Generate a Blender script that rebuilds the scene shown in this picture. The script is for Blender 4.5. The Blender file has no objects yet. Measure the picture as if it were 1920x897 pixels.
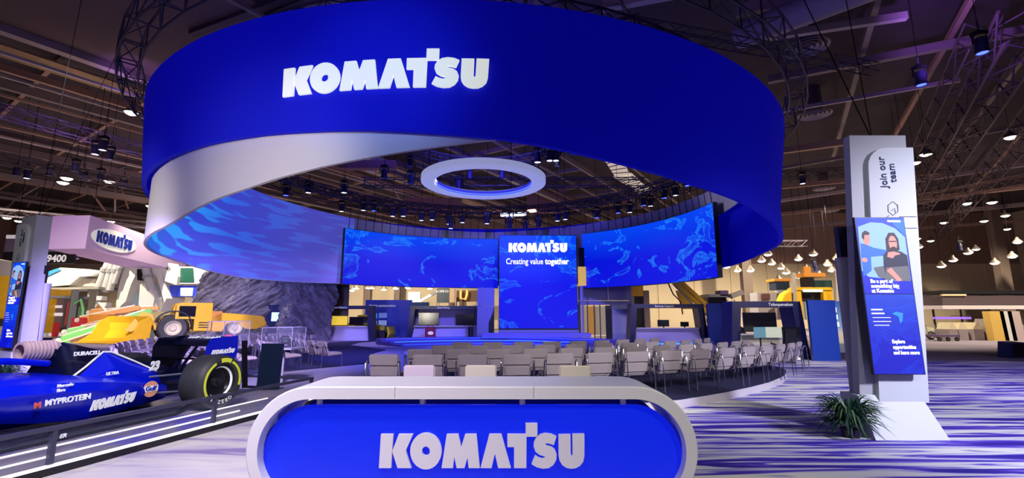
import bpy, bmesh, math, random
from mathutils import Vector, Matrix
from mathutils.geometry import tessellate_polygon
random.seed(7)
C = bpy.context.scene.collection
sc = bpy.context.scene
R_ = math.radians
# ------------------------------------------------------------------ camera
F, TH, EYE, CX, CY = 873.0, R_(9.4), 1.7, 960.0, 448.5
cd = bpy.data.cameras.new('camera'); cam = bpy.data.objects.new('camera', cd); C.objects.link(cam)
cd.sensor_width = 36.0; cd.lens = 36.0 * F / 1920.0; cd.clip_end = 400
cam.location = (0, 0, EYE); cam.rotation_euler = (R_(90) + TH, 0, 0)
sc.camera = cam
def ray(u, v):
    a, b = (u - CX) / F, (CY - v) / F
    return Vector((a, math.cos(TH) - b * math.sin(TH), math.sin(TH) + b * math.cos(TH)))
def atY(u, v, Y):
    r = ray(u, v); return r * (Y / r.y) + Vector((0, 0, EYE))
def atZ(u, v, Z):
    r = ray(u, v); return r * ((Z - EYE) / r.z) + Vector((0, 0, EYE))
# ------------------------------------------------------------------ world, exposure, lights
sc.view_settings.view_transform = 'Standard'; sc.view_settings.look = 'None'
sc.view_settings.gamma = 1.0; sc.view_settings.exposure = 0.0
try: sc.view_settings.use_curve_mapping = False
except Exception: pass
w = bpy.data.worlds.new('hall_air'); sc.world = w; w.use_nodes = True
w.node_tree.nodes['Background'].inputs[0].default_value = (0.30, 0.17, 0.42, 1)
w.node_tree.nodes['Background'].inputs[1].default_value = 0.22
sc.cycles.max_bounces = 5; sc.cycles.diffuse_bounces = 2; sc.cycles.glossy_bounces = 3
sc.cycles.transparent_max_bounces = 6; sc.cycles.caustics_reflective = False; sc.cycles.caustics_refractive = False
sc.cycles.sample_clamp_indirect = 2.0
def spot(name, loc, aim, power, col, ang=60, blend=0.6, rad=0.15):
    l = bpy.data.lights.new(name, 'SPOT'); l.energy = power; l.color = col
    l.spot_size = R_(ang); l.spot_blend = blend; l.shadow_soft_size = rad
    o = bpy.data.objects.new(name, l); C.objects.link(o); o.location = loc
    o.rotation_euler = (Vector(aim) - Vector(loc)).to_track_quat('-Z', 'Y').to_euler(); return o
LAV = (0.55, 0.42, 1.0); BLU = (0.06, 0.10, 1.0); WRM = (1.0, 0.83, 0.60); WHT = (1.0, 0.96, 0.92); PUR = (0.5, 0.2, 1.0)
# unseen spots added to brighten the blue band and the white ribbon
spot('band_fill', (-9, -6, 6.0), (-7, 10, 7.2), 3000, (0.25, 0.25, 1.0), 55, 1, 0.5)
spot('logo_halo_fill', (-3, -2, 6.0), (-2.8, 8.9, 6.7), 1900, (0.25, 0.5, 1.0), 26, 1, 0.4)  # added blue spot imitating the halo of the backlit letters
spot('ribbon_fill', (-13, -3, 1.8), (-10.3, 13.5, 4.1), 7000, (1.0, 0.92, 0.78), 21, 1.0, 0.5)
spot('ribbon_fill', (-5, 2, 2.6), (-5.5, 10.2, 4.9), 1700, (1.0, 0.92, 0.78), 40, 1.0, 0.5)
spot('lining_fill', (2, 16, 6.0), (10.4, 22.0, 7.8), 900, (0.75, 0.68, 1.0), 26, 0.8, 0.3)  # added violet spot inside the ring, only to light the lining
# unseen spots pooling light on the carpet, counter, seats, car, towers and machines
spot('counter_wash_lavender', (-3.5, 0.5, 4.5), (-1.5, 4.6, 0.7), 620, (0.72, 0.62, 1.0), 60, 0.8, 0.2)
spot('counter_wash_warm', (3.5, 0.5, 4.8), (0.9, 4.6, 0.7), 700, (1.0, 0.98, 0.80), 60, 0.8, 0.2)
spot('carpet_wash_right', (9, 1.5, 5.0), (7.6, 8, 0), 3300, (0.80, 0.78, 1.0), 84, 0.9, 0.4)
spot('carpet_wash_right', (15, 5, 5.2), (14, 12, 0), 3600, (0.66, 0.58, 1.0), 84, 0.9, 0.4)
spot('carpet_wash_left', (-3, 1, 8), (-3.2, 6.5, 0), 2500, (1.0, 0.9, 1.0), 60, 0.9, 0.4)
spot('stage_wash_blue', (-6, 17, 9), (-4, 20, 0), 3800, (0.12, 0.12, 1.0), 80, 0.9, 0.3)
spot('stage_wash_blue', (1, 24, 8.8), (0, 31, 0), 9000, (0.1, 0.1, 1.0), 88, 0.9, 0.3)
spot('stage_wash_violet', (-5, 25, 8.8), (-9, 32, 0), 3800, (0.45, 0.34, 1.0), 70, 0.9, 0.3)
spot('stage_wash_violet', (5, 22, 8.8), (9, 28, 0), 3800, (0.45, 0.36, 1.0), 66, 0.9, 0.3)
spot('seat_fill', (3.5, 3.5, 4.5), (2, 11.5, 0.4), 1500, (1.0, 0.93, 0.84), 50, 0.9, 0.3)  # unseen low spots added to brighten the chair backs
spot('seat_fill', (9.5, 6, 4.2), (6, 13, 0.4), 1300, (0.98, 0.93, 0.95), 50, 0.9, 0.3)
spot('kiosk_wash_warm', (10, 12, 8), (10.5, 18.5, 0.8), 1700, (1.0, 0.9, 0.75), 36, 0.8, 0.3)
spot('seat_fill_left', (-7.5, 6, 3.4), (-11.5, 16, 0.6), 15000, (0.50, 0.40, 1.0), 50, 0.9, 0.3)  # unseen spots added to lift the dark left chairs
spot('seat_fill_left', (-3, 20, 8.5), (-10.5, 20, 0.5), 4500, (0.40, 0.32, 1.0), 70, 0.9, 0.3)
spot('seat_fill_left', (-4.2, 7.5, 3.6), (-7.6, 15, 0.4), 4200, (0.7, 0.55, 1.0), 44, 0.9, 0.3)
spot('seat_fill_left', (-5, 12, 8), (-8, 16, 0.5), 2000, (1.0, 0.85, 0.8), 34, 0.9, 0.3)
spot('car_wash', (-1.5, 1.5, 5), (-4.9, 6.2, 0.6), 1100, (0.75, 0.75, 1.0), 60, 0.9, 0.3)
spot('car_wash', (-8, 3, 6), (-5.2, 7, 0.6), 700, (0.8, 0.7, 1.0), 80, 0.9, 0.3)
spot('totem_wash', (4, 1, 5), (5.8, 7.1, 2.6), 340, (0.92, 0.95, 1.0), 60, 0.9, 0.3)
spot('totem_wash_left', (-11, 6, 6), (-13.8, 13, 2.4), 480, (1.0, 0.93, 0.75), 50, 0.9, 0.3)
spot('signbox_wash', (-20, 12, 9), (-27, 30, 6.5), 2300, (0.8, 0.45, 1.0), 50, 0.9, 0.4)
spot('rock_wash', (-15.6, 23, 5.5), (-15, 32, 2.5), 2600, (0.18, 0.22, 1.0), 90, 0.9, 0.3)
spot('rock_wash', (-20, 21, 8), (-20, 31, 4), 3600, (0.6, 0.55, 1.0), 60, 0.9, 0.3)
spot('plinth_fill', (-13, 11, 10), (-18, 25, 1.5), 11500, (1.0, 0.86, 0.66), 42, 0.7, 0.3)  # spots added on the camera side to brighten the machines
spot('plinth_fill', (-19, 15, 5.2), (-25, 30, 1.3), 5500, (1.0, 0.88, 0.7), 60, 0.7, 0.3)
for i, (x, y, p, a) in enumerate([(-36, 30, 14000, 120), (-26, 33, 14000, 130), (-42, 42, 18000, 120), (-14, 46, 17000, 130), (2, 46, 17000, 130),
                        (16, 42, 17000, 130), (30, 44, 17000, 130), (24, 30, 9000, 110), (48, 42, 18000, 120), (40, 29, 16000, 120)]):
    spot('hall_lamp_light', (x, y, 12.3), (x, y + 5, 0), p, WRM, a, 0.5, 0.3)
for x, y, p in [(-24, 24, 500), (26, 26, 240), (-34, 44, 1100), (44, 40, 800)]:
    spot('uplight_spill', (x, y, 7.5), (x, y + 4, 15), p, (1.0, 0.72, 0.6), 140, 0.9, 0.3)
spot('purple_beam', (15, 15, 10), (20, 18, 15), 2600, (0.42, 0.16, 1.0), 70, 0.9, 0.3)
spot('purple_beam', (-21, 21, 11.0), (-20, 24, 15), 500, PUR, 60, 0.9, 0.3)
spot('blue_uplight_fill', (-1.5, 20, 9.6), (-1.5, 26, 15), 5200, (0.10, 0.07, 1.0), 140, 0.9, 0.3)  # unseen uplight added to tint the ceiling inside the ring blue
spot('purple_beam', (8, 6, 11), (10, 12, 15), 600, (0.25, 0.15, 1.0), 110, 0.9, 0.3)
# ------------------------------------------------------------------ materials
def lerp(a, b, t): return a + (b - a) * t
MATS = {}
def mat(name, col, rough=0.6, metal=0.0, emit=None, es=0.0, alpha=None, var=0.0, vscale=8.0, bump=0.0):
    if name in MATS: return MATS[name]
    m = bpy.data.materials.new(name); m.use_nodes = True
    nt = m.node_tree; b = nt.nodes['Principled BSDF']
    b.inputs['Base Color'].default_value = (*col, 1); b.inputs['Roughness'].default_value = rough
    b.inputs['Metallic'].default_value = metal
    if emit: b.inputs['Emission Color'].default_value = (*emit, 1); b.inputs['Emission Strength'].default_value = es
    if alpha is not None: b.inputs['Alpha'].default_value = alpha
    if var or bump:
        tc = nt.nodes.new('ShaderNodeTexCoord'); n = nt.nodes.new('ShaderNodeTexNoise')
        n.inputs['Scale'].default_value = vscale; n.inputs['Detail'].default_value = 4
        nt.links.new(tc.outputs['Object'], n.inputs['Vector'])
        if var:
            r = nt.nodes.new('ShaderNodeMix'); r.data_type = 'RGBA'
            r.inputs[6].default_value = (*[c * (1 - var) for c in col], 1); r.inputs[7].default_value = (*[min(1, c * (1 + var)) for c in col], 1)
            nt.links.new(n.outputs['Fac'], r.inputs[0]); nt.links.new(r.outputs[2], b.inputs['Base Color'])
        if bump:
            bp = nt.nodes.new('ShaderNodeBump'); bp.inputs['Strength'].default_value = bump
            nt.links.new(n.outputs['Fac'], bp.inputs['Height']); nt.links.new(bp.outputs[0], b.inputs['Normal'])
    MATS[name] = m; return m
def ramp_node(nt, stops):
    r = nt.nodes.new('ShaderNodeValToRGB'); e = r.color_ramp.elements
    while len(e) > 1: e.remove(e[-1])
    e[0].position = stops[0][0]; e[0].color = (*stops[0][1], 1)
    for p, c in stops[1:]:
        k = e.new(p); k.color = (*c, 1)
    return r
def streak_mat(name, stops, sx=0.35, sy=4.5, rough=0.85, dist=0.6, seed=0.0):
    m = bpy.data.materials.new(name); m.use_nodes = True; nt = m.node_tree; b = nt.nodes['Principled BSDF']
    tc = nt.nodes.new('ShaderNodeTexCoord'); mp = nt.nodes.new('ShaderNodeMapping'); n = nt.nodes.new('ShaderNodeTexNoise')
    mp.inputs['Scale'].default_value = (sx, sy, 1); mp.inputs['Location'].default_value = (seed, seed, 0)
    mp.inputs['Rotation'].default_value = (0, 0, R_(2))
    n.inputs['Scale'].default_value = 1; n.inputs['Detail'].default_value = 3.5; n.inputs['Roughness'].default_value = 0.55; n.inputs['Distortion'].default_value = dist
    nt.links.new(tc.outputs['Object'], mp.inputs[0]); nt.links.new(mp.outputs[0], n.inputs['Vector'])
    r = ramp_node(nt, stops); nt.links.new(n.outputs['Fac'], r.inputs[0]); nt.links.new(r.outputs[0], b.inputs['Base Color'])
    b.inputs['Roughness'].default_value = rough; MATS[name] = m; return m
def screen_mat(name, base, hi, scale=0.35, strength=1.0, lo=0.48, up=0.72, dots=True, stretch=(1, 1, 1.6), rot=0.0):
    m = bpy.data.materials.new(name); m.use_nodes = True; nt = m.node_tree; b = nt.nodes['Principled BSDF']
    b.inputs['Base Color'].default_value = (0.005, 0.005, 0.02, 1); b.inputs['Roughness'].default_value = 0.5
    tc = nt.nodes.new('ShaderNodeTexCoord'); mp = nt.nodes.new('ShaderNodeMapping'); mp.inputs['Scale'].default_value = stretch
    mp.inputs['Rotation'].default_value = (0, rot, 0)
    n = nt.nodes.new('ShaderNodeTexNoise'); n.inputs['Scale'].default_value = scale; n.inputs['Detail'].default_value = 7
    n.inputs['Roughness'].default_value = 0.6; n.inputs['Distortion'].default_value = 1.2
    nt.links.new(tc.outputs['Object'], mp.inputs[0]); nt.links.new(mp.outputs[0], n.inputs['Vector'])
    md = tuple(lerp(base[i], hi[i], .35) for i in range(3))
    r = ramp_node(nt, [(0, base), (lo, base), (lo + .018, hi), (lo + .036, md), (lo + .13, base), (1, base)]); nt.links.new(n.outputs['Fac'], r.inputs[0]); last = r.outputs[0]
    s3 = nt.nodes.new('ShaderNodeSeparateXYZ'); nt.links.new(tc.outputs['Generated'], s3.inputs[0])
    g3 = ramp_node(nt, [(0, (0, 0, 0)), (.45, (0, .0, .0)), (1, (0, .055, .18))]); nt.links.new(s3.outputs['Z'], g3.inputs[0])
    ad = nt.nodes.new('ShaderNodeMix'); ad.data_type = 'RGBA'; ad.blend_type = 'ADD'; ad.inputs[0].default_value = 1; nt.links.new(last, ad.inputs[6]); nt.links.new(g3.outputs[0], ad.inputs[7]); last = ad.outputs[2]
    if dots:
        v = nt.nodes.new('ShaderNodeTexVoronoi'); v.inputs['Scale'].default_value = 2.6
        nt.links.new(tc.outputs['Object'], v.inputs['Vector'])
        r2 = ramp_node(nt, [(0, (1, 1, 1)), (0.07, (0.6, 0.6, 0.6)), (0.13, (0, 0, 0)), (1, (0, 0, 0))]); nt.links.new(v.outputs['Distance'], r2.inputs[0])
        n2 = nt.nodes.new('ShaderNodeTexNoise'); n2.inputs['Scale'].default_value = 0.35; nt.links.new(tc.outputs['Object'], n2.inputs['Vector'])
        r3 = ramp_node(nt, [(0, (0, 0, 0)), (0.55, (0, 0, 0)), (0.68, (1, 1, 1)), (1, (1, 1, 1))]); nt.links.new(n2.outputs['Fac'], r3.inputs[0])
        mu = nt.nodes.new('ShaderNodeMix'); mu.data_type = 'RGBA'; mu.blend_type = 'MULTIPLY'; mu.inputs[0].default_value = 1
        nt.links.new(r2.outputs[0], mu.inputs[6]); nt.links.new(r3.outputs[0], mu.inputs[7])
        mx = nt.nodes.new('ShaderNodeMix'); mx.data_type = 'RGBA'; mx.inputs[7].default_value = (0.1, 0.5, 1, 1)
        nt.links.new(mu.outputs[2], mx.inputs[0]); nt.links.new(last, mx.inputs[6]); last = mx.outputs[2]
    nt.links.new(last, b.inputs['Emission Color']); b.inputs['Emission Strength'].default_value = strength
    MATS[name] = m; return m
def grad_mat(name, stops, axis='Z', lo=0, hi=1, strength=1.0, emit=True):
    m = bpy.data.materials.new(name); m.use_nodes = True; nt = m.node_tree; b = nt.nodes['Principled BSDF']
    tc = nt.nodes.new('ShaderNodeTexCoord'); s = nt.nodes.new('ShaderNodeSeparateXYZ'); mr = nt.nodes.new('ShaderNodeMapRange')
    mr.inputs[1].default_value = lo; mr.inputs[2].default_value = hi
    nt.links.new(tc.outputs['Object'], s.inputs[0]); nt.links.new(s.outputs[axis], mr.inputs[0])
    r = ramp_node(nt, stops); nt.links.new(mr.outputs[0], r.inputs[0])
    b.inputs['Base Color'].default_value = (0.01, 0.01, 0.03, 1)
    nt.links.new(r.outputs[0], b.inputs['Emission Color' if emit else 'Base Color'])
    if emit: b.inputs['Emission Strength'].default_value = strength
    MATS[name] = m; return m
white = mat('white_surface', (0.78, 0.77, 0.76), 0.35)
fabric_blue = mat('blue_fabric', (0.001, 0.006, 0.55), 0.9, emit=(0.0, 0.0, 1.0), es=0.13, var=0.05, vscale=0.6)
fabric_white = mat('white_fabric', (0.80, 0.77, 0.78), 0.9)
letter_lit = mat('lit_letter_white', (0.8, 0.8, 0.75), 0.5, emit=(0.9, 0.95, 0.82), es=0.62)
letter_grey = mat('letter_silver_white', (0.82, 0.80, 0.84), 0.45)
text_white = mat('white_print', (0.85, 0.85, 0.88), 0.5, emit=(1, 1, 1), es=0.25)
screen_text = mat('screen_white', (0.9, 0.9, 0.95), 0.5, emit=(0.95, 0.97, 1), es=1.0)
navy = mat('navy_panel', (0.006, 0.008, 0.06), 0.3)
navy_carpet = mat('navy_carpet', (0.010, 0.012, 0.07), 0.9, var=0.3, vscale=40)
blue_panel = mat('blue_panel', (0.01, 0.06, 0.42), 0.35)
lav_panel = mat('lavender_panel', (0.48, 0.43, 0.62), 0.5)
grey_panel = mat('grey_panel', (0.30, 0.29, 0.36), 0.55)
cable = mat('cable_black', (0.004, 0.004, 0.006), 1.0); cable.node_tree.nodes['Principled BSDF'].inputs['Specular IOR Level'].default_value = 0
black = mat('black_plastic', (0.008, 0.008, 0.012), 0.4)
truss_m = mat('dark_truss_metal', (0.06, 0.05, 0.07), 0.5, 0.4)
steel = mat('painted_steel', (0.24, 0.19, 0.19), 0.6, 0.1)
brown_steel = mat('brown_steel', (0.34, 0.22, 0.17), 0.7)
chrome = mat('chrome', (0.75, 0.75, 0.8), 0.15, 1.0)
yellow = mat('machine_yellow', (0.78, 0.45, 0.02), 0.4, var=0.12, vscale=3)
orange = mat('machine_orange', (0.6, 0.25, 0.04), 0.5)
mwhite = mat('machine_white', (0.72, 0.74, 0.72), 0.45)
mgrey = mat('machine_grey', (0.28, 0.31, 0.34), 0.4)
green = mat('drill_green', (0.16, 0.5, 0.16), 0.5)
brown = mat('drill_brown', (0.22, 0.1, 0.07), 0.5)
red = mat('red_paint', (0.5, 0.03, 0.04), 0.5)
rubber = mat('tyre_rubber', (0.028, 0.03, 0.032), 0.55)
seat_grey = mat('taupe_upholstery', (0.36, 0.31, 0.33), 0.85, var=0.1, vscale=60)
glass = mat('clear_glass', (0.3, 0.33, 0.5), 0.05, alpha=0.07)
leafm = mat('dark_green_leaf', (0.03, 0.09, 0.045), 0.5)
leaf2 = mat('pale_green_leaf', (0.09, 0.18, 0.07), 0.5)
led_white = mat('led_white', (1, 1, 1), 0.5, emit=(1, 0.98, 1.0), es=1.3)
led_cyan = mat('led_cyan', (0.1, 0.4, 1), 0.5, emit=(0.05, 0.3, 1.0), es=1.6)
led_blue = mat('led_blue', (0.1, 0.1, 1), 0.5, emit=(0.02, 0.06, 1.0), es=2.5)
lens_white = mat('lamp_lens_white', (1, 1, 1), 0.5, emit=(1, 0.95, 0.85), es=3.5)
lens_cool = mat('lamp_lens_cool', (1, 1, 1), 0.5, emit=(0.75, 0.8, 1.0), es=3.0)
lens_blue = mat('lamp_lens_blue', (0.2, 0.2, 1), 0.5, emit=(0.03, 0.06, 1.0), es=6)
lens_green = mat('lamp_lens_green', (0.8, 1, 0.6), 0.5, emit=(0.75, 1, 0.4), es=4)
dome_m = mat('lamp_dome', (0.16, 0.13, 0.11), 0.5, 0.3)
carblue = mat('car_blue', (0.002, 0.012, 0.72), 0.2)
carblack = mat('car_black', (0.004, 0.005, 0.022), 0.2)
logo_blue = mat('logo_blue', (0.005, 0.03, 0.5), 0.4)
pinkish = mat('pink_duct', (0.6, 0.42, 0.45), 0.6)
# ------------------------------------------------------------------ mesh helper
class MB:
    def __init__(s): s.v = []; s.f = []; s.m = []; s.mi = 0
    def add(s, vs, fs):
        o = len(s.v); s.v += [tuple(v) for v in vs]
        for f in fs: s.f.append([o + i for i in f]); s.m.append(s.mi)
        return s
    def box(s, c, d, rz=0.0, M=None):
        x, y, z = d[0] / 2, d[1] / 2, d[2] / 2
        vs = [Vector((a * x, b * y, e * z)) for e in (-1, 1) for b in (-1, 1) for a in (-1, 1)]
        T = Matrix.Translation(c) @ Matrix.Rotation(rz, 4, 'Z') if M is None else M
        return s.add([T @ v for v in vs], [(0, 2, 3, 1), (4, 5, 7, 6), (0, 1, 5, 4), (2, 6, 7, 3), (0, 4, 6, 2), (1, 3, 7, 5)])
    def span(s, a, b): return s.box([(a[i] + b[i]) / 2 for i in range(3)], [abs(b[i] - a[i]) for i in range(3)])
    def bar(s, p, q, wd, ht=None):
        p, q = Vector(p), Vector(q); d = q - p; L = d.length
        if L < 1e-6: return s
        M = Matrix.Translation((p + q) / 2) @ d.to_track_quat('X', 'Z').to_matrix().to_4x4()
        return s.box(None, (L, wd, ht or wd), M=M)
    def tube(s, p, q, r, r2=None, n=10, cap=True):
        p, q = Vector(p), Vector(q); d = q - p
        if d.length < 1e-6: return s
        Q = d.to_track_quat('Z', 'Y'); r2 = r if r2 is None else r2
        vs = []
        for pt, rr in ((p, r), (q, r2)):
            for i in range(n):
                a = 2 * math.pi * i / n; vs.append(pt + Q @ Vector((rr * math.cos(a), rr * math.sin(a), 0)))
        fs = [(i, (i + 1) % n, n + (i + 1) % n, n + i) for i in range(n)]
        if cap: fs += [tuple(reversed(range(n))), tuple(range(n, 2 * n))]
        return s.add(vs, fs)
    def path(s, pts, r, n=8):
        pts = [Vector(p) for p in pts]; rings = []
        for i, p in enumerate(pts):
            d = (pts[min(i + 1, len(pts) - 1)] - pts[max(i - 1, 0)]).normalized()
            if i == 0: up = Vector((0, 0, 1)) if abs(d.z) < 0.9 else Vector((1, 0, 0))
            u = d.cross(up).normalized() if d.cross(up).length > 1e-4 else d.orthogonal().normalized()
            v = u.cross(d).normalized(); up = v
            rings.append([p + (u * math.cos(2 * math.pi * k / n) + v * math.sin(2 * math.pi * k / n)) * r for k in range(n)])
        return s.loft(rings)
    def loft(s, rings, closed=True, cap=True):
        n = len(rings[0]); vs = [p for r in rings for p in r]; fs = []
        for j in range(len(rings) - 1):
            for i in range(n if closed else n - 1):
                fs.append((j * n + i, j * n + (i + 1) % n, (j + 1) * n + (i + 1) % n, (j + 1) * n + i))
        if closed and cap: fs += [tuple(reversed(range(n))), tuple(range((len(rings) - 1) * n, len(rings) * n))]
        return s.add(vs, fs)
    def lathe(s, prof, c=(0, 0, 0), n=24, M=None):
        rings = []
        for r, z in prof: rings.append([Vector((r * math.cos(2 * math.pi * i / n), r * math.sin(2 * math.pi * i / n), z)) for i in range(n)])
        T = Matrix.Translation(c) if M is None else M
        return s.loft([[T @ p for p in r] for r in rings], cap=False)
    def prism(s, poly, M, depth):
        """poly in local XY, extruded along local Z by depth"""
        vs = [M @ Vector((p[0], p[1], 0)) for p in poly] + [M @ Vector((p[0], p[1], depth)) for p in poly]; n = len(poly)
        tris = tessellate_polygon([[Vector((p[0], p[1], 0)) for p in poly]])
        fs = [(i, (i + 1) % n, n + (i + 1) % n, n + i) for i in range(n)]
        fs += [tuple(t) for t in tris] + [tuple(n + i for i in t) for t in tris]
        return s.add(vs, fs)
    def build(s, name, mats, parent=None, smooth=False, bevel=0.0, loc=None, rz=None):
        me = bpy.data.meshes.new(name); me.from_pydata(s.v, [], s.f)
        for m in (mats if isinstance(mats, (list, tuple)) else [mats]): me.materials.append(m)
        for p, k in zip(me.polygons, s.m): p.material_index = k
        bm = bmesh.new(); bm.from_mesh(me)
        bmesh.ops.recalc_face_normals(bm, faces=bm.faces)
        if bevel: bmesh.ops.bevel(bm, geom=list(bm.edges), offset=bevel, segments=2, affect='EDGES', clamp_overlap=True)
        if smooth:
            for f in bm.faces: f.smooth = True
            for e in bm.edges:
                if len(e.link_faces) == 2 and e.calc_face_angle(0) > R_(38): e.smooth = False
        bm.to_mesh(me); bm.free()
        o = bpy.data.objects.new(name, me); C.objects.link(o)
        if parent is not None: o.parent = parent
        if loc is not None: o.location = loc
        if rz is not None: o.rotation_euler.z = rz
        return o
def tag(o, label=None, cat=None, group=None, kind=None):
    if label: o['label'] = label
    if cat: o['category'] = cat
    if group: o['group'] = group
    if kind: o['kind'] = kind
    return o
def empty(name, label, cat, loc=(0, 0, 0), rz=0.0, group=None):
    o = bpy.data.objects.new(name, None); C.objects.link(o); o.location = loc; o.rotation_euler = (0, 0, rz); o.empty_display_size = 0.2
    return tag(o, label, cat, group)
def dup(root, loc, rz, label=None, group=None):
    kids = {}
    for o in bpy.data.objects:
        if o.parent: kids.setdefault(o.parent.name, []).append(o)
    def cp(o, par):
        c = o.copy(); C.objects.link(c)
        if par is not None: c.parent = par
        for k in kids.get(o.name, []): cp(k, c)
        return c
    r = cp(root, None); r.location = loc; r.rotation_euler = (0, 0, rz)
    if label: r['label'] = label
    if group: r['group'] = group
    return r
class Cloner:
    def __init__(s, root):
        s.root = root; s.used = False; s.tree = s.scan(root)
    def scan(s, o): return (o, [s.scan(c) for c in bpy.data.objects if c.parent == o])
    def put(s, loc, rz, label, group, rot=None, scale=None):
        if not s.used: r = s.root; s.used = True
        else: r = s.cp(s.tree, None)
        r.location = loc; r.rotation_euler = rot or (0, 0, rz)
        if scale: r.scale = (scale,) * 3
        r['label'] = label; r['group'] = group; return r
    def cp(s, t, par):
        c = t[0].copy(); C.objects.link(c)
        if par is not None: c.parent = par
        for k in t[1]: s.cp(k, c)
        return c
ORD = ['first', 'second', 'third', 'fourth', 'fifth', 'sixth', 'seventh', 'eighth', 'ninth', 'tenth', 'eleventh', 'twelfth', 'thirteenth',
       'fourteenth', 'fifteenth', 'sixteenth', 'seventeenth', 'eighteenth', 'nineteenth', 'twentieth'] + ['twenty-' + k for k in
       ['first', 'second', 'third', 'fourth', 'fifth', 'sixth', 'seventh', 'eighth', 'ninth']] + ['thirtieth'] + ['thirty-' + k for k in
       ['first', 'second', 'third', 'fourth', 'fifth', 'sixth', 'seventh', 'eighth', 'ninth']] + ['fortieth'] + ['forty-' + k for k in
       ['first', 'second', 'third', 'fourth', 'fifth', 'sixth', 'seventh', 'eighth', 'ninth']] + ['fiftieth'] + ['fifty-' + k for k in
       ['first', 'second', 'third', 'fourth', 'fifth', 'sixth', 'seventh', 'eighth', 'ninth']] + ['sixtieth'] + ['sixty-' + k for k in ['first', 'second', 'third', 'fourth', 'fifth']]
def frame(o, xdir, zdir=(0, 0, 1)):
    """matrix whose X is along xdir, Y up (zdir), Z = outward normal"""
    x = Vector(xdir).normalized(); u = Vector(zdir).normalized(); n = x.cross(u).normalized(); u = n.cross(x)
    return Matrix(((x.x, u.x, n.x, o[0]), (x.y, u.y, n.y, o[1]), (x.z, u.z, n.z, o[2]), (0, 0, 0, 1)))
def text(name, s, size, m, M, parent=None, depth=0.004, bold=0.0, shear=0.0, align='LEFT', spacing=1.0, fit=None):
    cu = bpy.data.curves.new(name, 'FONT'); cu.body = s; cu.size = size; cu.extrude = depth; cu.offset = bold * size; cu.shear = shear
    cu.align_x = align; cu.resolution_u = 3; cu.space_character = spacing; cu.space_line = 0.95
    t = bpy.data.objects.new(name, cu); C.objects.link(t)
    bpy.context.view_layer.update()
    me = bpy.data.meshes.new_from_object(t.evaluated_get(bpy.context.evaluated_depsgraph_get()))
    bpy.data.objects.remove(t)
    if fit:
        xs = [v.co.x for v in me.vertices]; me.transform(Matrix.Translation((-min(xs) * fit / (max(xs) - min(xs)), 0, 0)) @ Matrix.Scale(fit / (max(xs) - min(xs)), 4, (1, 0, 0)))
    me.transform(M); me.materials.clear(); me.materials.append(m)
    o = bpy.data.objects.new(name, me); C.objects.link(o)
    if parent is not None: o.parent = parent
    return o
# ------------------------------------------------------------------ the wordmark, as outlines (x, y with cap height 1)
def _logo():
    L = []
    def norm(pts, yt, yb):
        r = []
        for x, y in pts:
            px = 700 + x / 8.971
            xc = x + (y - yt) * (960 - px) / 5200.0
            r.append(((xc - 95) / 535.0, (yb - y) / (yb - yt)))
        return r
    def ell(cx, cy, rx, ry, n=28): return [(cx + rx * math.cos(2 * math.pi * i / n), cy - ry * math.sin(2 * math.pi * i / n)) for i in range(n)]
    L.append([([norm([(115, 258), (325, 260), (285, 797), (80, 795)], 258, 797)])])
    L[0] = [[norm([(115, 258), (322, 260), (303, 520), (285, 797), (80, 797)], 258, 797)],
            [norm([(415, 258), (655, 258), (530, 525), (628, 797), (395, 797), (303, 530)], 258, 797)]]
    L.append([[norm(ell(873, 532, 265, 290), 262, 800), norm(ell(873, 532, 68, 74), 262, 800)]])
    L.append([[norm([(1225, 272), (1420, 272), (1470, 470), (1535, 272), (1728, 272), (1782, 803), (1595, 803), (1575, 640), (1525, 803),
                     (1393, 803), (1352, 630), (1328, 803), (1138, 803)], 272, 803)]])
    o = 1794
    L.append([[norm([(o + 150, 268), (o + 355, 268), (o + 515, 802), (o + 300, 802), (o + 245, 575), (o + 188, 802), (o + 0, 802)], 268, 802)]])
    L.append([[norm([(o + 455, 262), (o + 765, 262), (o + 765, 90), (o + 962, 90), (o + 962, 300), (o + 778, 300), (o + 775, 786), (o + 568, 786),
                     (o + 568, 462), (o + 455, 462)], 262, 786)]])
    S = [(1285, 275), (1238, 415), (1180, 395), (1112, 383), (1098, 398), (1112, 414), (1200, 440), (1260, 490), (1288, 560), (1280, 650), (1230, 730), (1150, 780),
         (1050, 788), (950, 765), (865, 718), (925, 580), (980, 612), (1040, 628), (1085, 620), (1092, 600), (1070, 590), (1000, 570), (930, 520),
         (900, 440), (905, 370), (940, 300), (1010, 245), (1100, 226), (1200, 238)]
    L.append([[norm([(o + x, y) for x, y in S], 240, 778)]])
    U = [(1320, 236), (1520, 232), (1525, 540), (1530, 560), (1545, 568), (1556, 555), (1555, 228), (1755, 226), (1755, 570), (1735, 660), (1680, 725),
         (1610, 760), (1530, 768), (1450, 755), (1380, 710), (1335, 640), (1322, 570)]
    L.append([[norm([(o + x, y) for x, y in U], 230, 758)]])
    return L
LOGO = _logo(); LOGO_W = 6.45
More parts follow.
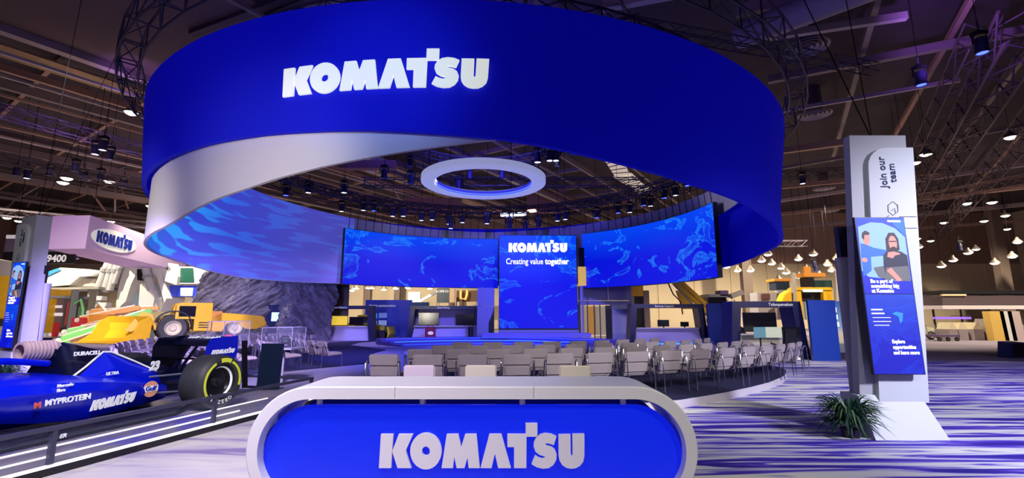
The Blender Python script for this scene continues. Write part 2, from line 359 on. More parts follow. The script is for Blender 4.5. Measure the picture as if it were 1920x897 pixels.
def logo(mapf, m, parent, depth=0.03, name='letter', separate=True, slant=0.0):
    """mapf(x, y, d) -> point; x 0..LOGO_W, y 0..1 in cap heights, d metres off the surface"""
    mb = MB()
    for letter in LOGO:
        if separate: mb = MB()
        for piece in letter:
            flat = [p for loop in piece for p in loop]
            tris = tessellate_polygon([[Vector((x, y, 0)) for x, y in loop] for loop in piece])
            n = len(flat); P = lambda x, y, d: mapf(x + slant * y, y, d)
            vs = [P(x, y, depth) for x, y in flat] + [P(x, y, 0) for x, y in flat]
            fs = [tuple(t) for t in tris] + [tuple(n + i for i in t) for t in tris]; k = 0
            for loop in piece:
                ln = len(loop)
                fs += [(k + i, k + (i + 1) % ln, n + k + (i + 1) % ln, n + k + i) for i in range(ln)]; k += ln
            mb.add(vs, fs)
        if separate: mb.build(name, m, parent)
    if not separate: return mb.build(name, m, parent)
def flat_map(M, capH, x0=None):
    x0 = -LOGO_W * capH / 2 if x0 is None else x0
    return lambda x, y, d: M @ Vector((x0 + x * capH, y * capH, d))
# ================================================================== SETTING
_tn = [0]
def struct(o):
    o['kind'] = 'structure'
    if o.name.startswith(('ceiling_', 'column')): _tn[0] += 1; o.name = 'trim_%d' % _tn[0]  # roof beams, braces, bulkheads and columns all take trim names
    return o
floor_m = streak_mat('hall_carpet', [(0, (0.16, 0.13, 0.19)), (0.45, (0.20, 0.17, 0.23)), (1, (0.28, 0.25, 0.32))], 0.3, 1.2)
struct(MB().span((-70, -14, -0.2), (70, 66, 0)).build('floor', floor_m))
wall_m = mat('beige_wall', (0.62, 0.52, 0.36), 0.8, var=0.08, vscale=0.3)
mb = MB()
for i in range(28):
    x = -70 + i * 5
    mb.box((x + 2.5, 64, 4.4), (4.94, 0.4, 8.8))
    mb.box((x, 63.75, 4.4), (0.25, 0.25, 8.8))
mb.mi = 1; mb.span((-70, 63.85, 8.8), (70, 64.2, 16))
struct(mb.build('wall_back', [wall_m, brown_steel]))
struct(MB().span((-70.3, -14, 0), (-70, 64, 16)).build('wall_left', brown_steel))
struct(MB().span((70, -14, 0), (70.3, 64, 16)).build('wall_right', wall_m))
ceil_m = mat('dark_ceiling', (0.045, 0.032, 0.042), 0.9, var=0.35, vscale=0.8)
struct(MB().span((-70, -14, 16), (70, 64, 16.2)).build('ceiling', ceil_m))
# carpets of the stand
carpet_r = streak_mat('streaked_carpet_right', [(0, (0.006, 0.005, 0.06)), (0.40, (0.03, 0.012, 0.38)), (0.47, (0.12, 0.06, 0.68)), (0.50, (0.50, 0.48, 0.80)), (0.56, (0.88, 0.88, 0.86)), (0.66, (0.9, 0.9, 0.84)), (0.70, (0.35, 0.30, 0.6)), (1, (0.9, 0.9, 0.86))], 0.34, 4.6, dist=0.9, seed=3)
carpet_l = streak_mat('streaked_carpet_left', [(0, (0.10, 0.07, 0.22)), (0.36, (0.26, 0.20, 0.40)), (0.46, (0.50, 0.46, 0.54)), (0.58, (0.62, 0.58, 0.56)), (1, (0.72, 0.68, 0.62))], 0.4, 2.2, dist=0.8, seed=11)
I4 = Matrix.Identity(4)
def slab(name, poly, z0, z1, m, parent=None):
    return MB().prism(poly, Matrix.Translation((0, 0, z0)), z1 - z0).build(name, m, parent)
struct(slab('floor', [(0.9, 0.5), (20, 0.5), (27, 18.2), (8.0, 18.2), (7.3, 13.6), (2.2, 8.6), (0.9, 8.3)], 0, 0.012, carpet_r))
struct(slab('floor', [(0.9, 0.5), (0.9, 8.3), (-3.0, 10.2), (-8, 12.5), (-12, 12), (-9, 0.5)], 0, 0.010, carpet_l))
plain = mat('lavender_carpet', (0.33, 0.31, 0.44), 0.9, var=0.08, vscale=30)
struct(slab('floor', [(-8.8, 12.6), (-3.0, 8.4), (1.8, 8.4), (7.2, 13.5), (8.0, 18.4), (12, 18.4), (12, 33), (-16, 34), (-20, 20)], 0, 0.014, plain))
# ================================================================== HANGING RING
CR = (-1.65, 21.6)
def lerp(a, b, t): return a + (b - a) * t
def tab(T, a):
    if a <= T[0][0]: return T[0][1]
    for (a0, v0), (a1, v1) in zip(T, T[1:]):
        if a <= a1:
            t = (a - a0) / (a1 - a0); return lerp(v0, v1, t)
    return T[-1][1]
def rp(a, r, z, c=CR): return Vector((c[0] + r * math.sin(R_(a)), c[1] - r * math.cos(R_(a)), z))
BB = [(-180, 5.75), (-38, 5.76), (-26, 5.73), (-18, 5.68), (-12, 5.62), (-6, 5.56), (0, 5.46), (6, 5.37), (10.6, 5.27), (15, 5.14), (21, 4.98), (28.5, 4.80), (37.6, 4.66), (46, 4.5), (54, 4.33), (62, 4.3), (81, 4.3), (94, 4.12), (120, 4.0), (180, 3.9)]
def band(a, z, off=0.0):
    fl = max(0, min(1, (125 - abs(a)) / 30)); t = max(0, min(1, (z - 5.35) / (8.66 - 5.35))) * fl
    return rp(a, lerp(12.42, 13.37, t) + off, z, (CR[0], lerp(21.6, 22.7, t)))
def band_top(a):
    fl = max(0, min(1, (125 - abs(a)) / 30)); x = 13 * math.sin(R_(a)); return lerp(8.05, 8.66 - 0.011 * x, fl)
ring = empty('hanging_ring', 'huge round blue and white twisted ribbon banner hung over the seating', 'hanging ring sign', (CR[0], CR[1], 8.6))
IR = Matrix.Translation((-CR[0], -CR[1], -8.6))
def rel(mb): mb.v = [tuple(IR @ Vector(p)) for p in mb.v]; return mb
mb = MB(); rings = []
for i in range(241):
    a = -180 + i * 1.5; zb, zt = tab(BB, a), band_top(a); K = 8
    out = [band(a, lerp(zb, zt, k / K), 0) for k in range(K + 1)]; inn = [band(a, lerp(zb, zt, k / K), -0.12) for k in range(K, -1, -1)]
    rings.append(out + inn)
rel(mb.loft(rings)).build('blue_band', fabric_blue, ring, smooth=True)
WB = [(-230, 3.9), (-180, 3.85), (-131, 3.72), (-112, 3.62), (-99, 3.6), (-88, 3.72), (-78, 3.86), (-70, 3.9), (-50, 3.9), (-37, 3.98), (-33, 4.1), (-29.4, 4.26), (-26, 4.39), (-21, 4.54), (-17, 4.69), (-12, 4.86), (-6.3, 5.03), (0, 5.22), (6.2, 5.42)]
WT = [(-230, 8.05), (-180, 7.78), (-140, 8.0), (-120, 8.15), (-98, 8.28), (-85, 8.28), (-60, 6.2), (0, 5.75), (6.2, 5.45)]
mb = MB(); rings = []
for i in range(158):
    a = -230 + i * (236.2 / 157); zb, zt = tab(WB, a), max(tab(WT, a), tab(WB, a) + 0.03)
    rings.append([rp(a, 12.22, lerp(zb, zt, k / 5)) for k in range(6)] + [rp(a, 12.14, lerp(zb, zt, k / 5)) for k in range(5, -1, -1)])
rel(mb.loft(rings)).build('white_ribbon', fabric_white, ring, smooth=True)
mb = MB(); rings = []
for i in range(40):
    a = 62 + i * 2; zb, zt = 7.0 - 0.022 * (a - 86), 8.3 - 0.006 * max(0, a - 86)
    rings.append([rp(a, 12.30, zb), rp(a, 12.30, zt), rp(a, 12.24, zt), rp(a, 12.24, zb)])
rel(mb.loft(rings)).build('white_lining', fabric_white, ring, smooth=True)
# projected light streaks, painted as emission on the left wall's inner fabric
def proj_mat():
    m = bpy.data.materials.new('painted_light_streaks'); m.use_nodes = True; nt = m.node_tree; b = nt.nodes['Principled BSDF']
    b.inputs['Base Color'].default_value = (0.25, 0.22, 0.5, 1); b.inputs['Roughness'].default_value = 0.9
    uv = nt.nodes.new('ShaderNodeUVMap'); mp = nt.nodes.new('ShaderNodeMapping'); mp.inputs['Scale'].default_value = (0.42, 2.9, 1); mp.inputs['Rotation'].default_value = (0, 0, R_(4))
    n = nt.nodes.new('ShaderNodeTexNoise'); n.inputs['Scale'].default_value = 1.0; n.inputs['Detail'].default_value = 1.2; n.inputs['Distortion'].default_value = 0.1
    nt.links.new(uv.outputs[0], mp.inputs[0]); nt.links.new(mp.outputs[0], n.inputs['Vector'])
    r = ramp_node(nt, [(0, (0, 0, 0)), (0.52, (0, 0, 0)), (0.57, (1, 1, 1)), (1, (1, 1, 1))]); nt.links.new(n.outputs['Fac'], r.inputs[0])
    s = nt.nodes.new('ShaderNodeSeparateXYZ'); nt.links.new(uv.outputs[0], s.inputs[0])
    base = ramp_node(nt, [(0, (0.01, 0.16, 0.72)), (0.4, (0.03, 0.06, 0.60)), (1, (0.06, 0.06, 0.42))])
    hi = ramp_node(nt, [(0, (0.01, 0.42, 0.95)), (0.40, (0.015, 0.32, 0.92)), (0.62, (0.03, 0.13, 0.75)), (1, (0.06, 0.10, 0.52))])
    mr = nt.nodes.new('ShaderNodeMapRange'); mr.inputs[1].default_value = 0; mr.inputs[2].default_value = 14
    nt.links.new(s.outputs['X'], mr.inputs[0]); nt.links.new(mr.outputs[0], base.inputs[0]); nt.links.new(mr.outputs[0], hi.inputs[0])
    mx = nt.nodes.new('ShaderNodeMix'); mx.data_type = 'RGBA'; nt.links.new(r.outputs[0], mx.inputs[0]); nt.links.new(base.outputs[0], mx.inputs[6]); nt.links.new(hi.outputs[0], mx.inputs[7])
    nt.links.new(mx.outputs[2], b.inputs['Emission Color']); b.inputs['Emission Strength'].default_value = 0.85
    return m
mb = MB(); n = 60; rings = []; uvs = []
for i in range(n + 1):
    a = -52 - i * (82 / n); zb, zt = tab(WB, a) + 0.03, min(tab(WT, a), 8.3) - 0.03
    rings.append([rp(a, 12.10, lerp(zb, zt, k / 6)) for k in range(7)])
mb.loft(rings, closed=False); rel(mb); pr = mb.build('painted_projection_wall', proj_mat(), ring, smooth=True)
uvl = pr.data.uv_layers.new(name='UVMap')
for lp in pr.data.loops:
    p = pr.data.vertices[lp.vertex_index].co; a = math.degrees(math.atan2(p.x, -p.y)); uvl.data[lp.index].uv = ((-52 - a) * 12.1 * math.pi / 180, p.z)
rel_map = lambda x, y, d: IR @ band(-15.5 + x * (20.6 / LOGO_W), 6.47 + y * 0.68, 0.03 + d)
logo(rel_map, letter_lit, ring, depth=0.05)
# LED screens hung inside the ring
scr_side = screen_mat('led_cloud_picture', (0.0, 0.004, 0.70), (0.012, 0.20, 0.92), 0.42, lo=0.54, up=0.80)
scr_mid = screen_mat('led_blue_picture', (0.0, 0.002, 0.74), (0.010, 0.16, 0.92), 0.40, lo=0.55, up=0.82, dots=False)
def curved_screen(label, a0, a1, zb, zt, R=11.5):
    am = (a0 + a1) / 2; base = rp(am, R, zb)
    o = empty('led_screen', label, 'screen', base); T = Matrix.Translation(-base); n = 30
    mb = MB(); fr = [rp(lerp(a0, a1, i / n), R, 0) for i in range(n + 1)]
    rings = [[T @ Vector((p.x, p.y, zb)), T @ Vector((p.x, p.y, zt))] for p in fr]
    mb.loft(rings, closed=False); mb.build('display', scr_side, o, smooth=True)
    mb = MB(); rings = []
    for i in range(n + 1):
        a = lerp(a0, a1, i / n); rings.append([T @ rp(a, R + 0.01, zb - 0.03), T @ rp(a, R + 0.01, zt + 0.03), T @ rp(a, R + 0.25, zt + 0.03), T @ rp(a, R + 0.25, zb - 0.03)])
    mb.loft(rings); mb.build('housing', black, o, smooth=True)
    for i in range(19):
        a = lerp(a0, a1, (i + 0.5) / 19); MB().tube(T @ rp(a, R + 0.12, zt), T @ rp(a, R - 0.1, 9.05), 0.022, n=5).build('hanging_cable', black, o)
    return o
curved_screen('long curved blue cloud screen left of the tall centre screen', -129.5, -183.2, 3.68, 7.18)
curved_screen('curved blue cloud screen on the right, beside the dark inner band', 93.2, 146.2, 3.55, 7.2)
A, B = rp(176.6, 11.35, 0), rp(149.2, 11.35, 0); A.y = B.y = 31.3; A.x = -0.85; B.x = 4.35
ms = empty('led_screen', 'tall blue centre screen with white wordmark and slogan above the stage', 'screen', ((A.x + B.x) / 2, 31.3, 0.8))
wd = B.x - A.x
MB().span((-wd / 2, -0.02, 0.1), (wd / 2, 0.0, 6.32)).build('display', scr_mid, ms)
MB().span((-wd / 2 - .03, 0.0, 0.0), (wd / 2 + .03, 0.25, 6.36)).build('housing', black, ms)
MB().span((-wd / 2 - .05, -0.05, -0.43), (wd / 2 + .05, 0.5, 0.0)).build('base', grey_panel, ms)
Ms = frame((0, -0.02, 0), (1, 0, 0))
logo(flat_map(frame((0, -0.03, 5.18), (1, 0, 0)), 0.62), screen_text, ms, 0.02, name='lettering', separate=False)
text('slogan', 'Creating value', 0.56, screen_text, frame((-2.15, -0.03, 4.36), (1, 0, 0)), ms, bold=0.012, fit=2.5)
text('slogan', 'together', 0.56, screen_text, frame((0.47, -0.03, 4.36), (1, 0, 0)), ms, bold=0.035, fit=1.62)
for i in range(7):
    x = lerp(-wd / 2, wd / 2, (i + .5) / 7); MB().tube((x, .12, 6.3), (x, .12, 8.25), 0.02, n=5).build('hanging_cable', black, ms)
# ------------------------------------------------------------------ trusses
def circ_truss(name, label, R, z, wdt, h, seg, cen=CR, r=0.035, a0=0, a1=360):
    mb = MB(); 
    P = lambda a, k: Vector((cen[0], cen[1], 0)) + Vector(((R + (wdt / 2 if k in (1, 2) else -wdt / 2)) * math.sin(R_(a)), -(R + (wdt / 2 if k in (1, 2) else -wdt / 2)) * math.cos(R_(a)), z + (h / 2 if k in (2, 3) else -h / 2)))
    for i in range(seg):
        b0, b1 = lerp(a0, a1, i / seg), lerp(a0, a1, (i + 1) / seg)
        for k in range(4):
            mb.tube(P(b0, k), P(b1, k), r, n=5, cap=False); mb.tube(P(b0, k), P(b0, (k + 1) % 4), r * .7, n=4, cap=False)
            mb.tube(P(b0, k), P(b1, (k + 1) % 4), r * .6, n=4, cap=False)
    o = mb.build(name, truss_m); return tag(o, label, 'truss')
circ_truss('lighting_truss', 'round dark lattice truss circling above the blue band', 13.7, 9.75, 0.55, 0.75, 60, (CR[0], 22.4))
circ_truss('lighting_truss', 'round inner lattice truss carrying the curved screens', 11.3, 9.25, 0.45, 0.45, 72)
circ_truss('lighting_truss', 'small round lattice truss over the halo ring', 4.2, 9.9, 0.4, 0.4, 30, (-1.4, 20))
def line_truss(p, q, label, wdt=0.45, step=0.7, r=0.03, m=None):
    p, q = Vector(p), Vector(q)
    if p.y > 61: p = q + (p - q) * ((61 - q.y) / (p.y - q.y))
    d = q - p; L = d.length; n = max(2, int(L / step)); u = d.normalized(); s = u.cross(Vector((0, 0, 1))).normalized() * wdt / 2; t = s.cross(u).normalized() * wdt / 2
    if t.z < 0: t = -t
    base = p.copy(); mb = MB(); cs = [s + t, s - t, -s - t, -s + t]
    P = lambda i, k: d * (i / n) + cs[k % 4]
    for k in range(4): mb.tube(P(0, k), P(n, k), r, n=5)
    for i in range(n):
        for k in range(4): mb.tube(P(i, k), P(i + 1, k + 1) if i % 2 else P(i + 1, k - 1), r * .6, n=4, cap=False)
    o = mb.build('lighting_truss', m or truss_m); o.location = base; return tag(o, label, 'truss')
# halo ring lamp
hc = Vector((-1.28, 20.4, 7.6)); halo = empty('halo_lamp', 'white round halo ring lamp hung inside the big ring', 'lamp', hc)
mb = MB(); n = 64
mb.lathe([(2.2, 0.0), (2.74, -0.02), (2.8, 0.02), (2.8, 0.26), (2.74, 0.3), (2.25, 0.3), (2.2, 0.26), (2.2, 0.0)], n=n); mb.build('ring_body', mat('halo_white', (0.8, 0.8, 0.85), 0.5, emit=(0.55, 0.6, 1.0), es=0.42), halo, smooth=True)
MB().lathe([(2.19, 0.03), (2.19, 0.10)], n=n).build('light_strip', led_blue, halo)
MB().lathe([(2.17, 0.12), (2.17, 0.26)], n=n).build('inner_trim', mat('halo_inner', (0.3, 0.3, 0.9), 0.5, emit=(0.02, 0.03, 0.8), es=0.7), halo)
for k in range(6):
    a = k * math.pi / 3; MB().tube((2.5 * math.cos(a), 2.5 * math.sin(a), 0.3), (2.5 * math.cos(a), 2.5 * math.sin(a), 8), 0.015, n=5).build('hanging_cable', cable, halo)
# ================================================================== RECEPTION COUNTER
cc = Vector((-0.355, 4.36, 0.0)); cnt = empty('reception_counter', 'white rounded reception counter with blue front and wordmark', 'counter', cc)
def stadium(hw, zc, hh, r, n=14):
    P = []
    for cx, cz, s in ((hw - r, zc + hh - r, 0), (-hw + r, zc + hh - r, 90), (-hw + r, zc - hh + r, 180), (hw - r, zc - hh + r, 270)):
        for i in range(n + 1):
            a = R_(s + 90 * i / n); P.append((cx + r * math.cos(a), cz + r * math.sin(a)))
    return P
o_, i_ = stadium(2.0, 0.536, 0.536, 0.535), stadium(1.895, 0.531, 0.431, 0.43)
mb = MB(); n = len(o_); vs = []
e = 0.012
o2 = stadium(2.0 - e, 0.536, 0.536 - e, 0.535 - e)
L = [[(p[0], 0.0, p[1]) for p in i_], [(p[0], 0.0, p[1]) for p in o2], [(p[0], e, p[1]) for p in o_], [(p[0], 0.72, p[1]) for p in o_], [(p[0], 0.72, p[1]) for p in i_], [(p[0], 0.0, p[1]) for p in i_]]
mb.loft(L, cap=False); mb.build('hoop', white, cnt, smooth=True)
blue_lit = mat('backlit_blue', (0.003, 0.02, 0.35), 0.3, emit=(0.002, 0.015, 1.0), es=0.55)
mb = MB(); pf = stadium(1.885, 0.47, 0.425, 0.42); mb.prism(pf, Matrix(((1, 0, 0, 0), (0, 0, 1, 0.10), (0, 1, 0, 0), (0, 0, 0, 1))), 0.04); mb.build('front_panel', blue_lit, cnt)
mb = MB(); pf = stadium(1.87, 0.5, 0.40, 0.39); mb.prism(pf, Matrix(((1, 0, 0, 0), (0, 0, 1, 0.62), (0, 1, 0, 0), (0, 0, 0, 1))), 0.04); mb.build('back_panel', mat('dark_grey_laminate', (0.12, 0.11, 0.14), 0.5), cnt)
for x in (-1.42, -0.47, 0.45, 1.38): MB().tube((x, 0.13, 0.86), (x, 0.13, 0.975), 0.028, n=12).build('standoff', white, cnt, smooth=True)
for x in (-0.7, 0.55): MB().box((x, 0.004, 1.02), (0.004, 0.012, 0.1)).build('joint', mgrey, cnt)
logo(flat_map(frame((0.085, 0.09, 0.365), (1, 0, 0)), 0.285), letter_grey, cnt, 0.035)
def stool(label, x, y, m, rz=0):
    o = empty('bar_stool', label, 'stool', (x, y, 0), rz, 'stools behind the reception counter')
    MB().box((0, 0, 0.74), (0.40, 0.40, 0.05)).build('seat', m, o, bevel=0.018)
    mb = MB()
    mb.box((0, -0.2, 0.955), (0.36, 0.03, 0.37)); mb.build('backrest', m, o, bevel=0.014)
    for sx in (-1, 1):
        for sy in (-1, 1): MB().tube((sx * .22, sy * .22, 0), (sx * .15, sy * .15, .72), .012, n=6).build('leg', chrome, o)
    MB().path([(.2, .2, .25), (-.2, .2, .25), (-.2, -.2, .25), (.2, -.2, .25), (.2, .2, .25)], .01, 6).build('footrest', chrome, o)
stool('pinkish white stool back behind the left half of the reception counter', -1.07, 5.75, mat('stool_pink', (0.72, 0.6, 0.72), 0.5))
stool('cream stool back behind the middle of the reception counter', -0.36, 5.75, mat('stool_cream', (0.75, 0.7, 0.58), 0.5))
stool('cream stool back behind the right half of the reception counter', 0.72, 5.7, mat('stool_cream2', (0.75, 0.69, 0.52), 0.5))
# ================================================================== PLATFORMS AND STAGE
edge = [(2.0, 8.55), (3.11, 9.0), (3.84, 9.5), (4.33, 9.85), (5.3, 10.65), (6.04, 11.33), (6.9, 12.3), (7.4, 13.0), (7.8, 13.7), (8.05, 14.4), (8.15, 15.2), (8.1, 16.2)]
inner = [rp(a, 6.2, 0) for a in range(58, -7, -4)]
left_e = [(-2.2, 15.4), (-2.4, 12), (-2.6, 8.5), (-1.0, 8.25), (0.6, 8.25)]
platf = edge + [(p.x, p.y) for p in inner] + left_e
pl = empty('seating_platform', 'curved platform with dark top and pale kerb under right chairs', 'platform')
slab('deck', platf, 0.165, 0.18, navy_carpet, pl)
slab('kerb', platf, 0.0, 0.164, mat('kerb_white', (0.62, 0.58, 0.66), 0.5), pl)
lp = [(-8.7, 12.75), (-7.69, 13.9), (-6.98, 14.67), (-6.27, 15.69), (-4.9, 17.42), (-5.4, 18.3), (-5.85, 19.6), (-6.3, 21.76), (-6.3, 23.75), (-7.6, 25.4), (-9.4, 27.6), (-9.8, 30.5)] + [(p.x, p.y) for p in [rp(a, 13.4, 0) for a in range(-150, -41, 6)]]
tag(slab('seating_platform', lp, 0.014, 0.05, navy_carpet), 'low curved navy platform under the left chairs, ending in a point', 'platform')
dsc = empty('round_stage', 'round pale blue presentation stage between the chair groups', 'stage', (-1.0, 21.2, 0))
MB().lathe([(0, 0.18), (3.65, 0.18), (3.7, 0.15), (3.7, 0.0)], n=72).build('top', mat('stage_pale', (0.42, 0.55, 0.78), 0.5), dsc, smooth=True)
stg_m = mat('stage_blue_step', (0.10, 0.09, 0.42), 0.5)
back = empty('stage', 'wide stepped blue stage in front of the centre screen', 'stage')
for k, (r0, zz) in enumerate([(6.6, 0.12), (7.6, 0.24), (8.6, 0.36)]):
    poly = [(p.x, p.y) for p in [rp(a, r0, 0) for a in range(128, 226, 4)]] + [(p.x, p.y) for p in [rp(a, 9.9, 0) for a in range(222, 124, -4)]]
    slab('step', poly, 0 if k == 0 else zz - 0.12, zz, stg_m, back)
    mb = MB(); mb.loft([[rp(a, r0 - 0.012, zz - 0.035), rp(a, r0 - 0.012, zz - 0.008), rp(a, r0 + .004, zz - 0.008), rp(a, r0 + .004, zz - 0.035)] for a in range(132, 224, 3)]); mb.build('step_light', led_blue if k != 1 else led_cyan, back)
MB().span((-1.9, 30.0, 0.36), (5.0, 31.1, 0.62)).build('step', mat('stage_grey', (0.25, 0.22, 0.5), 0.5), back)
# ------------------------------------------------------------------ chairs
def make_chair():
    o = empty('lounge_chair', 'x', 'chair')
    MB().box((0, 0.04, 0.40), (0.54, 0.52, 0.10)).build('seat', seat_grey, o, bevel=0.03)
    t = R_(-16)
    def cush(zc, h):
        M = Matrix.Translation((0, -0.22, 0.40)) @ Matrix.Rotation(-t, 4, 'X') @ Matrix.Translation((0, 0, zc)); return MB().box(None, (0.56, 0.07, h), M=M)
    b = cush(0.11, 0.20).build('backrest', seat_grey, o, bevel=0.025)
    cush(0.325, 0.215).build('head_cushion', seat_grey, b, bevel=0.025)
    for s in (-1, 1):
        x = s * 0.305
        MB().path([(x, -0.47, 0.0), (x, -0.455, 0.35), (x, -0.44, 0.66), (x, -0.42, 0.695), (x, -0.39, 0.70), (x, -0.365, 0.675), (x, -0.27, 0.36), (x, -0.18, 0.345), (x, 0.22, 0.36), (x, 0.25, 0.33), (x, 0.27, 0.0)], 0.0125, 6).build('leg', chrome, o, smooth=True)
    MB().tube((-.305, -.2, .34), (.305, -.2, .34), .011, n=6).build('crossbar', chrome, o)
    return o
CH = Cloner(make_chair())
rows_r = [(12.45, -3.2, 50, 0.80), (11.1, -1.5, 51, 0.80), (9.8, 0, 52, 0.8), (8.5, 2, 50, 0.8)]
rn = ['outermost', 'second', 'third', 'fourth', 'innermost']
for ri, (Rr, a0, a1, sp) in enumerate(rows_r):
    da = math.degrees(sp / Rr); a = a0; k = 0
    while a < a1:
        p = rp(a, Rr, 0.184); CH.put(p, R_(a), 'grey chrome-legged lounge chair, %s from the left in the %s row on the right platform' % (ORD[k], rn[ri]), 'chairs on the right platform')
        a += da; k += 1
rows_l = [(12.3, -44, -94, 0.80), (11.0, -42, -104, 0.80), (9.7, -41, -108, 0.8), (8.4, -40.5, -104, 0.8), (7.1, -39, -92, .8)]
for ri, (Rr, a0, a1, sp) in enumerate(rows_l):
    da = math.degrees(sp / Rr); a = a0; k = 0
    while a > a1:
        p = rp(a, Rr, 0.054); CH.put(p, R_(a), 'grey chrome-legged lounge chair, %s from the right in the %s row on the left platform' % (ORD[k], rn[ri]), 'chairs on the left platform')
        a -= da; k += 1
# ================================================================== RACE CAR AND ITS BARRIER
U = Vector((0.25, 0.968, 0)); N = Vector((0.968, -0.25, 0)); B0 = Vector((-4.27, 8.2, 0))
bar = empty('glass_barrier', 'low glass barrier with dark rail and white light strips around the race car', 'barrier', B0, math.atan2(U.y, U.x))
# local x along U, local -y towards the camera side
mb = MB(); mb.span((-8, -0.05, 0), (1.35, 0.05, 0.09)); mb.span((1.27, 0.05, 0), (1.35, 2.1, 0.09)); mb.build('kerb', black, bar)
MB().span((-8, -0.052, 0.092), (1.33, 0.0, 0.115)).build('light_strip', led_white, bar)
MB().span((-8, 0.13, 0.262), (0.35, 0.155, 0.275)).build('light_strip', led_white, bar)  # stands in for a reflection of the kerb strip, made to glow
MB().span((-8, 0.085, 0.17), (-0.3, 0.098, 0.188)).build('light_strip', led_white, bar)  # another reflection of the kerb strip, built as a glowing bar
MB().span((-1.4, 2.1, 0.092), (1.33, 2.13, 0.13)).build('light_strip', led_white, bar)
mb = MB(); mb.span((-8, -0.03, 0.47), (1.35, 0.03, 0.515)); mb.span((1.29, 0.03, 0.47), (1.35, 2.1, 0.515)); mb.build('rail', mat('rail_dark', (0.05, 0.05, 0.09), 0.35), bar)
for s_ in (-4.98, -2.93, -0.88, 1.32): MB().span((s_ - .025, -0.025, 0.09), (s_ + .025, 0.025, 0.47)).build('post', MATS['rail_dark'], bar)
mb = MB(); mb.span((-8, -0.006, 0.126), (1.3, 0.006, 0.47)); mb.build('glass_panel', glass, bar)
text('printed_letters', 'ER', 0.06, text_white, frame((-2.88, -0.012, 0.37), (1, 0, 0)), bar, bold=0.02, shear=0.25)
pl2 = streak_mat('plinth_top', [(0, (0.05, 0.04, 0.5)), (0.42, (0.12, 0.09, 0.55)), (0.5, (0.30, 0.25, 0.34)), (1, (0.42, 0.35, 0.32))], 0.4, 1.6, rough=0.5, seed=5)
pb = MB().span((-8, 0.10, 0.0), (1.2, 3.2, 0.26)).build('display_plinth', pl2, None, loc=B0, rz=math.atan2(U.y, U.x)); tag(pb, 'low grey streaked plinth the blue race car stands on', 'plinth')
car = empty('race_car', 'blue and black open-wheel race car with white sponsor lettering on a plinth', 'race car', (-5.63, 7.88, 0.262), math.atan2(-U.y, -U.x)); car.scale = (1.15, 1.15, 1.15)
def mirror_loft(name, stations, m, both=True, smooth=True, parent=car):
    mb = MB(); mb.loft([[Vector((x, y, z)) for y, z in pts] for x, pts in stations])
    if both: mb.loft([[Vector((x, -y, z)) for y, z in reversed(pts)] for x, pts in stations])
    return mb.build(name, m, parent, smooth=smooth)
def full(x, pts): return (x, pts + [(-y, z) for y, z in reversed(pts)])
SY = [(0.15, .20), (0.4, .34), (0.7, .47), (1.0, .60), (1.4, .70), (1.8, .74), (2.15, .75), (2.35, .72)]
def sy(x): return tab(SY, x)
st = []
for x, y in SY:
    zt = tab([(0.15, .34), (0.4, .40), (0.7, .46), (1.0, .52), (1.4, .58), (1.8, .62), (2.15, .64), (2.35, .62)], x)
    zb = tab([(0.15, .14), (1.4, .13), (2.0, .20), (2.35, .30)], x)
    st.append((x, [(0.05, zt + .03), (y * .7, zt), (y * .92, zt - .05), (y, zt - .14), (y * .97, (zt + zb) / 2 - .05), (y * .82, zb), (0.05, zb)]))
mirror_loft('sidepod', st, carblue)
mirror_loft('engine_cover', [full(-.35, [(0, .44), (.03, .43), (.06, .38), (.07, .25), (.05, .18)]), full(0.0, [(0, .54), (.03, .52), (.10, .44), (.14, .3), (.12, .16)]),
    full(.4, [(0, .66), (.03, .63), (.17, .50), (.24, .36), (.2, .16)]), full(.8, [(0, .79), (.035, .75), (.22, .58), (.32, .4), (.3, .16)]),
    full(1.2, [(0, .91), (.06, .87), (.25, .66), (.38, .45), (.35, .16)]), full(1.34, [(0, .95), (.10, .92), (.24, .70), (.38, .5), (.35, .16)]), full(1.48, [(0, .93), (.09, .90), (.22, .70), (.36, .5), (.35, .16)])], carblack, both=False)
mb = MB()
for s in (1, -1):
    a = [(1.46, .385, .50), (.98, .13, .80), (.92, .13, .785), (.34, .20, .50), (.32, .26, .36), (1.45, .40, .45)]
    a = [Vector((x, s * (y + .012), z + .012)) for x, y, z in a]; b = [v - Vector((0, s * .05, .03)) for v in a]
    mid = Vector((.95, s * .31, .62)); k = len(a)
    mb.add(a + b + [mid], [(i, (i + 1) % k, k + (i + 1) % k, k + i) for i in range(k)] + [(i, (i + 1) % k, 2 * k) for i in range(k)])
mb.build('side_panel', carblue, car)
for s in (1, -1): MB().path([(1.50, s * .37, .53), (1.25, s * .27, .67), (1.0, s * .148, .818), (.90, s * .148, .81), (.65, s * .20, .68), (.36, s * .225, .525)], .011, 6).build('white_line', text_white, car)
mirror_loft('monocoque', [full(1.6, [(0, .60), (.26, .60), (.34, .55), (.36, .3), (.28, .12)]), full(2.2, [(0, .60), (.28, .61), (.34, .57), (.34, .3), (.25, .12)]), full(2.8, [(0, .62), (.22, .61), (.27, .56), (.27, .3), (.2, .14)]),
    full(3.4, [(0, .56), (.16, .55), (.19, .5), (.19, .28), (.14, .2)]), full(4.0, [(0, .40), (.12, .39), (.14, .35), (.13, .24), (.1, .2)]), full(4.5, [(0, .26), (.08, .26), (.10, .23), (.09, .18), (.06, .16)])], carblue, both=False)
MB().box((2.15, 0, .625), (0.85, 0.46, 0.03)).build('cockpit_opening', black, car)
